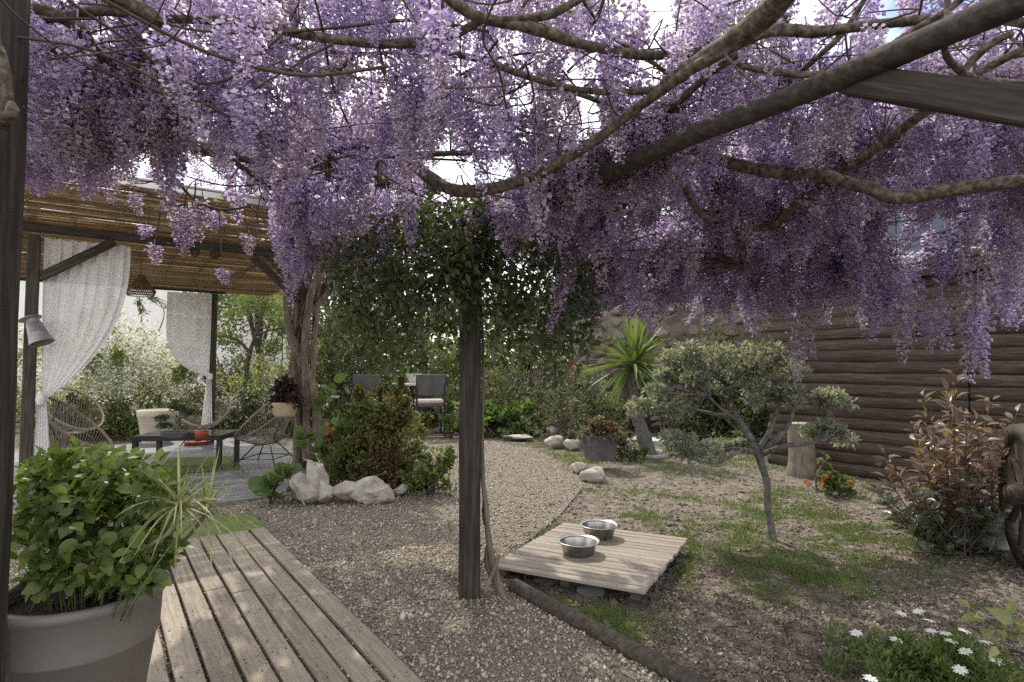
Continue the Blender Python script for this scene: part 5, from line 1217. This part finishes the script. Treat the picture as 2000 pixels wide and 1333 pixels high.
anch = []                                                   # (position of the top, wanted length)
def far_edge(px):
    return np.interp(px, [-200, 0, 300, 500, 560, 700, 760, 1040, 1090, 1300, 1700, 2000, 2200], [2.7, 2.5, 2.6, 2.9, 4.3, 4.4, 3.6, 3.5, 4.3, 4.5, 4.5, 4.2, 4.0])
def sample(n):
    px = R.uniform(-220, 2220, n); u = R.random(n); fe = far_edge(px); ne = np.where(R.random(n) < .06, 1.5, 2.05)
    Y = np.sqrt(ne ** 2 + u * (fe ** 2 - ne ** 2)); X = (px - PX) / F * Y
    z = 2.30 + .17 * (fbm(X * 1.2 + 7, Y * 1.2, 5) - .5) * 2 + R.normal(0, .09, n) + np.where(Y > 3.4, -.06, np.where(Y < 2.7, .10, 0))
    dens = fbm(X * 1.7, Y * 1.7 + 11, 2, 3)
    qx, qy = proj(np.stack([X, Y, z - .12], 1))
    keep = np.ones(n)
    keep *= np.where(dens < .40, .18, 1)
    keep *= np.where((qx > 640) & (qx < 1130) & (qy > 90) & (qy < 330), .50, 1)
    keep *= np.where((qx > 760) & (qx < 1090) & (qy > 290), .22, 1)
    keep *= np.where((qx < 540) & (qy > 300), .06, 1)
    keep *= np.where((qx > 1710) & (qx < 1985) & (qy > 395) & (qy < 545), .12, 1)
    k = R.random(n) < keep
    return np.stack([X, Y, z], 1)[k]
for p in sample(2500): anch.append((p, R.uniform(.17, .32)))
def put(lst):
    for px, y0, y1, Y in lst:
        p = P(px, y0, Y); L = (p - P(px, y1, Y)).length; anch.append((np.array(p), L))
put([(350, 410, 500, 2.6), (362, 400, 480, 2.65), (395, 392, 470, 2.6), (302, 478, 516, 2.5), (485, 458, 496, 2.6), (435, 526, 556, 2.5), (262, 380, 420, 2.6), (285, 440, 465, 2.7), (428, 420, 455, 2.8), (212, 335, 392, 2.5), (178, 362, 388, 2.5),
     (555, 350, 470, 3.6), (575, 380, 528, 3.6), (600, 360, 480, 3.7), (630, 370, 490, 3.8), (560, 400, 520, 3.5), (540, 340, 440, 3.5), (655, 390, 470, 3.8), (590, 430, 530, 3.6), (720, 360, 440, 3.6), (680, 350, 430, 3.7),
     (75, 215, 320, 1.9), (110, 240, 340, 2.0), (150, 250, 345, 2.0), (45, 190, 300, 1.7), (130, 220, 330, 2.1), (190, 260, 345, 2.2), (20, 180, 270, 1.7), (60, 250, 330, 1.8),
     (1758, 590, 706, 3.0), (1790, 540, 680, 3.1), (1770, 520, 640, 3.0), (1830, 590, 690, 3.1), (1850, 450, 565, 3.0), (1820, 460, 570, 3.1), (1880, 500, 640, 2.9), (1910, 560, 700, 2.8), (1890, 610, 745, 2.85), (1905, 590, 735, 2.8), (1925, 560, 690, 2.9), (1870, 470, 600, 3.0), (1960, 480, 610, 3.0), (1985, 520, 640, 2.9), (1975, 400, 540, 3.0), (1940, 430, 540, 3.1), (1840, 580, 660, 3.0), (1810, 610, 690, 3.2), (1995, 430, 580, 2.9),
     (1700, 500, 640, 3.7), (1720, 470, 600, 3.8), (1660, 480, 630, 4.0), (1620, 500, 630, 4.2), (1560, 560, 700, 3.6), (1555, 640, 745, 3.6), (1590, 500, 640, 4.0), (1530, 470, 620, 4.1), (1470, 540, 655, 4.2), (1440, 500, 650, 4.3), (1410, 490, 600, 4.3), (1360, 480, 590, 4.4), (1310, 470, 575, 4.5), (1330, 500, 560, 4.2), (1260, 470, 590, 4.4), (1230, 460, 580, 4.3), (1200, 470, 580, 4.3), (1110, 430, 540, 3.6), (1095, 400, 510, 3.6), (1130, 440, 545, 3.8), (1070, 420, 500, 3.4), (1170, 450, 570, 4.0), (1490, 480, 610, 4.0), (1680, 560, 640, 4.2), (1640, 430, 560, 4.0)])
for _ in range(34):                                         # clumps in front of the log beam beside the middle post
    t = R.random(); p = P(960 + 400 * t, 418 - 166 * t + R.uniform(-40, 12), 2.75 - .55 * t)
    for _k in range(int(R.integers(2, 5))): anch.append((np.array(p) + R.normal(0, .045, 3), R.uniform(.12, .22)))
for _ in range(60):
    px = R.uniform(1170, 1730); Y = R.uniform(3.3, 4.3); p = P(px, R.uniform(430, 560), Y); Lc = R.uniform(.2, .34)
    for _k in range(int(R.integers(3, 7))): anch.append((np.array(p) + R.normal(0, .05, 3), Lc * R.uniform(.55, 1.1)))
for _ in range(150):                                        # clumps of bloom hanging over the far right edge of the pergola
    px = R.uniform(1060, 2080); Y = R.uniform(2.8, 4.5); top = R.uniform(230, 545); p = P(px, top, Y)
    if p.z > 2.65 or p.z < 1.78: continue
    if 1690 < px < 1985 and top > 330 and R.random() < .9: continue
    Lc = R.uniform(.2, .36)
    for _k in range(int(R.integers(3, 8))): anch.append((np.array(p) + R.normal(0, .055, 3), Lc * R.uniform(.55, 1.1)))
for _ in range(360):                                        # hidden clusters added over the pergola gap to shade the boardwalk
    anch.append((np.array([R.uniform(-2.7, -.9), R.uniform(4.4, 6.0), R.uniform(3.15, 3.5)]), R.uniform(.2, .32)))
for _ in range(1650):                                       # a higher layer above the vines
    px = R.uniform(-250, 2300); Y = R.uniform(1.9, 4.2); top = R.uniform(-140, 270); p = np.array(P(px, top, Y))
    if (px < 560 and top > 120) or (px > 1150 and R.random() < .4) or p[2] < 2.38 or p[2] > 3.25 or (620 < px < 1180 and 40 < top < 300 and R.random() < .36): continue
    anch.append((p, R.uniform(.2, .32)))
for _ in range(150):  # extra bloom added unseen behind the climber to shade the near gravel
    anch.append((np.array([R.uniform(-1.0, .7), R.uniform(3.7, 5.0), R.uniform(2.3, 2.6)]), R.uniform(.2, .3)))
for _ in range(170):                                        # sprawling on the gazebo roof, added out of sight to shade the boards
    p = ab(R.uniform(-1.0, 1.0), R.uniform(-2.0, .8), R.uniform(3.1, 3.45)); anch.append((np.array(p), R.uniform(.18, .30)))
AP = np.array([a[0] for a in anch]); AL = np.array([a[1] for a in anch])
qx, qy = proj(AP - [0, 0, .12]); vis = (qx > -20) & (qx < 2020) & (qy > -30) & (qy < 760)
order = np.argsort(np.where(vis, AP[:, 1], 99)); near = set(order[:290].tolist())
rest = MB()
for i in range(len(AP)):
    s = AL[i]; k = int(R.integers(0, NV)); rz = R.uniform(0, 6.28); tx, ty = R.normal(0, .10, 2)
    if i in near:
        Lk, me = HI[k]; o = obj('flower_cluster', me, None, wis, tuple(AP[i]), (tx, ty, rz)); f = s / Lk; g_ = 1.08 * min(f, 1.0) ** .4; o.scale = (g_, g_, f)
    else:
        Lk, V, Fs = LO[k]; f = s / Lk; Mx = np.array(Matrix.Rotation(rz, 3, 'Z') @ Matrix.Rotation(tx, 3, 'X')); g_ = 1.08 * min(f, 1.0) ** .4; VV = (V * [g_, g_, f]) @ Mx.T + AP[i]
        rest.V.append(VV); rest.F.append(Fs + rest.n); rest.n += len(VV)
stuff(rest.build('distant_flower_clusters', m_wist, wis))
# wilted florets and young leaves between them
def canopy_bits():
    n = 16000; k = R.integers(0, len(AP), n); pos = AP[k] + R.normal(0, .022, (n, 3)) + np.stack([np.zeros(n), np.zeros(n), -R.random(n) * AL[k] * .8], 1)
    V, Fs = scatter(*LEAF_S, pos, frames(unit(n)), R.uniform(.009, .020, n)); stuff(obj('wilted_flowers', mesh_np('wilted_flowers', V, Fs), m_wistbrown, wis))
    n = 2600; c = AP[R.integers(0, len(AP), 330)] + np.array([0, 0, .04]); V, Fs = clump(c, .05, n, LEAF_OV, .028, .32, .1); stuff(obj('young_leaves', mesh_np('young_leaves', V, Fs), m_wleaf, wis))
    mb = MB()
    for i in range(760):                                    # bare twigs running through the canopy and down to the clusters
        p = AP[R.integers(0, len(AP))] + np.array([0, 0, .05]); q = p + np.array([R.normal(0, .26), R.normal(0, .26), R.normal(.02, .08)]); m_ = (p + q) / 2 + R.normal(0, .05, 3)
        tube(mb, [tuple(p), tuple(m_), tuple(q)], [R.uniform(.0015, .003), R.uniform(.002, .004), R.uniform(.002, .006)], 4, per=4)
    for i in range(90):                                     # long thin vines wandering over the frame
        px = R.uniform(-100, 2100); Y = R.uniform(1.8, 3.6); p = np.array(P(px, 0, Y)); p[2] = R.uniform(2.2, 2.6); dr = R.normal(0, 1, 2); dr /= np.linalg.norm(dr); pts = []
        for k in range(6):
            pts.append(tuple(p)); p = p + np.array([dr[0] * .28, dr[1] * .28, R.normal(0, .05)]); dr = dr + R.normal(0, .28, 2); dr /= np.linalg.norm(dr)
        r0 = R.uniform(.0025, .0065); tube(mb, pts, [r0, r0, r0 * .9, r0 * .8, r0 * .7, r0 * .5], 5, per=5)
    bp_ = np.array([tuple(b) for b in bpts])
    for i in range(0, len(AP), 2):
        j = np.argmin(((bp_ - AP[i]) ** 2).sum(1))
        if np.linalg.norm(bp_[j] - AP[i]) < .7:
            m_ = (bp_[j] + AP[i]) / 2 + R.normal(0, .06, 3); tube(mb, [tuple(bp_[j]), tuple(m_), tuple(AP[i] + [0, 0, .05])], [.0042, .003, .0018], 4, per=4)
    for px, y0, y1, x0 in ((302, 400, 480, 315), (485, 395, 460, 475), (435, 410, 528, 428), (360, 370, 405, 365)):
        tube(mb, [tuple(P(x0, y0, 2.58)), tuple(P((x0 + px) / 2, (y0 + y1) / 2 + 5, 2.56)), tuple(P(px, y1, 2.55))], .0028, 5, per=4)
    stuff(mb.build('twigs', m_twig, wis))
canopy_bits()

# ------------------------------------------------------------------ grass and litter
def grass():
    n = 480000; px = R.uniform(930, 2050, n); py = R.uniform(768, 1345, n)
    pts = np.array([G(a, b)[:2] for a, b in zip(px[:1], py[:1])])
    c, s = math.cos(PITCH), math.sin(PITCH); u, v = (px - PX) / F, -(py - PY) / F; k = -CAMH / (s + v * c); x, y = u * k, (c - v * s) * k
    d = fbm(x * 1.3 + 5, y * 1.3, 21, 3); d2 = fbm(x * 6, y * 6, 33, 2)
    def blob(cx, cy, rx, ry): return np.exp(-(((px - cx) / rx) ** 2 + ((py - cy) / ry) ** 2) * 1.1)
    m_ = .9 * blob(1290, 985, 150, 32) + .9 * blob(1480, 1000, 150, 48) + .9 * blob(1650, 1010, 150, 45) + .95 * blob(1180, 1205, 110, 50) + .6 * blob(1240, 1255, 45, 40) + .55 * blob(1580, 1120, 150, 45) + .6 * blob(1810, 1090, 90, 35) + .75 * blob(1100, 1140, 70, 25) + .7 * blob(1180, 980, 60, 18) + .5 * blob(1000, 1060, 50, 20)
    m_ += np.where(py < 905, .8, 0) + .5 * blob(1540, 920, 120, 20) + .5 * blob(1350, 905, 120, 25) + .6 * blob(1335, 1100, 22, 50) + .35 * blob(1430, 1080, 50, 30)
    edge = .9 * blob(1150, 1190, 95, 42) + .9 * blob(1240, 1250, 50, 34) + .7 * blob(1010, 1068, 26, 26) + .7 * blob(1060, 1035, 26, 14) + .6 * blob(1350, 1075, 16, 46)
    keep = ((R.random(n) < np.clip(edge * np.clip((d2 - .22) * 3, 0, 1), 0, .75)) | (R.random(n) < .8 * np.clip(m_ * 1.5 * np.clip((d - .34) * 4, 0, 1) * np.clip((d2 - .34) * 4.2, 0, 1), 0, .9))) & ~inpoly(x, y, GRAVEL) & (y < 16)
    dx, dy = x - pc.x, y - pc.y; keep &= ~((abs(dx * PU.x + dy * PU.y) < .49) & (abs(dx * PV.x + dy * PV.y) < .58))
    x, y = x[keep], y[keep]; n = len(x); z = soilz(x, y)
    tv = np.array([(-.5, 0, 0), (.5, 0, 0), (-.35, .55, .02), (.35, .55, .02), (0, 1, -.12)]); tf = np.array([(0, 1, 3, 2), (2, 3, 4, 4)])
    dr = R.normal(0, .55, (n, 3)); dr[:, 2] = 1; H = R.uniform(.018, .062, n) * np.where(y > 6, 1.25, 1)
    V, Fs = scatter(tv, tf, np.stack([x, y, z - .004], 1), frames(dr, roll=R.uniform(0, 6.3, n)), np.stack([np.clip(.0011 * y, .0035, .009), H, H], 1)); mb = MB(); mb.V.append(V); mb.F.append(Fs); mb.n = len(V)
    stuff(mb.build('grass', m_grass), 'sparse tufts of grass on the bare soil', 'grass')
grass()
def litter():
    n = 120000; px = R.uniform(180, 2050, n); py = R.uniform(840, 1345, n); c, s = math.cos(PITCH), math.sin(PITCH); u, v = (px - PX) / F, -(py - PY) / F; k = -CAMH / (s + v * c); x, y = u * k, (c - v * s) * k
    g = inpoly(x, y, GRAVEL); cl = fbm(x * 3.5, y * 3.5, 51, 3); keep = np.where(g, R.random(n) < .03, R.random(n) < np.clip((cl - .25) * 2.2, .08, 1)); rel = np.stack([x - DC.x, y - DC.y], 1); al = rel @ np.array(DD[:2]); ac = rel @ np.array(DS[:2]); deck = (al > 0) & (ac > -.01) & (ac < .94)
    dx, dy = x - pc.x, y - pc.y; plt = (abs(dx * PU.x + dy * PU.y) < .48) & (abs(dx * PV.x + dy * PV.y) < .57)
    keep = np.where(deck, R.random(n) < .05, keep) & np.where(plt, R.random(n) < .025, True) & (y < 9)
    x, y, g, deck, plt = x[keep], y[keep], g[keep], deck[keep], plt[keep]; n = len(x)
    z = np.where(deck, .046, np.where(plt, .112, np.where(g, .010, soilz(x, y) + .005))); d = unit(n); d[:, 2] *= .3
    S = R.uniform(.006, .019, n) * np.where(deck | plt, .75, 1.05); V, Fs = scatter(*LEAF_S, np.stack([x, y, z], 1), frames(d, roll=R.normal(0, .5, n)), np.stack([S * R.uniform(.3, .9, n), S * R.uniform(.8, 1.5, n), S], 1))
    stuff(obj('fallen_petals', mesh_np('fallen_petals', V, Fs), m_dry), 'dry petals and bits fallen on boards, gravel and soil', 'litter')
    m = 9000; px = R.uniform(950, 2050, m); py = R.uniform(930, 1345, m); u, v = (px - PX) / F, -(py - PY) / F; k = -CAMH / (s + v * c); x, y = u * k, (c - v * s) * k; kk = ~inpoly(x, y, GRAVEL); x, y = x[kk], y[kk]; m = len(x); S = R.gamma(2, .006, m) + .004
    V, Fs = scatter(OCT * R.uniform(.7, 1.3, OCT.shape), OCTF, np.stack([x, y, soilz(x, y) + .002], 1), frames(unit(m)), np.stack([S, S * .8, S * .6], 1)); stuff(obj('soil_clods', mesh_np('soil_clods', V, Fs), m_soil), 'small clods and stones on the bare soil', 'clods')
    mb = MB()
    for i in range(130):
        p = G(R.uniform(500, 2000), R.uniform(970, 1330)); a = R.uniform(0, 3.14); L = R.uniform(.03, .12); zz = .012
        tube(mb, [(p.x, p.y, zz), (p.x + math.cos(a) * L / 2, p.y + math.sin(a) * L / 2, zz + .006), (p.x + math.cos(a + .3) * L, p.y + math.sin(a + .3) * L, zz)], .0018, 4, per=2)
    stuff(mb.build('fallen_twigs', m_twig), 'thin dry twigs lying on gravel and soil', 'twigs')
litter()
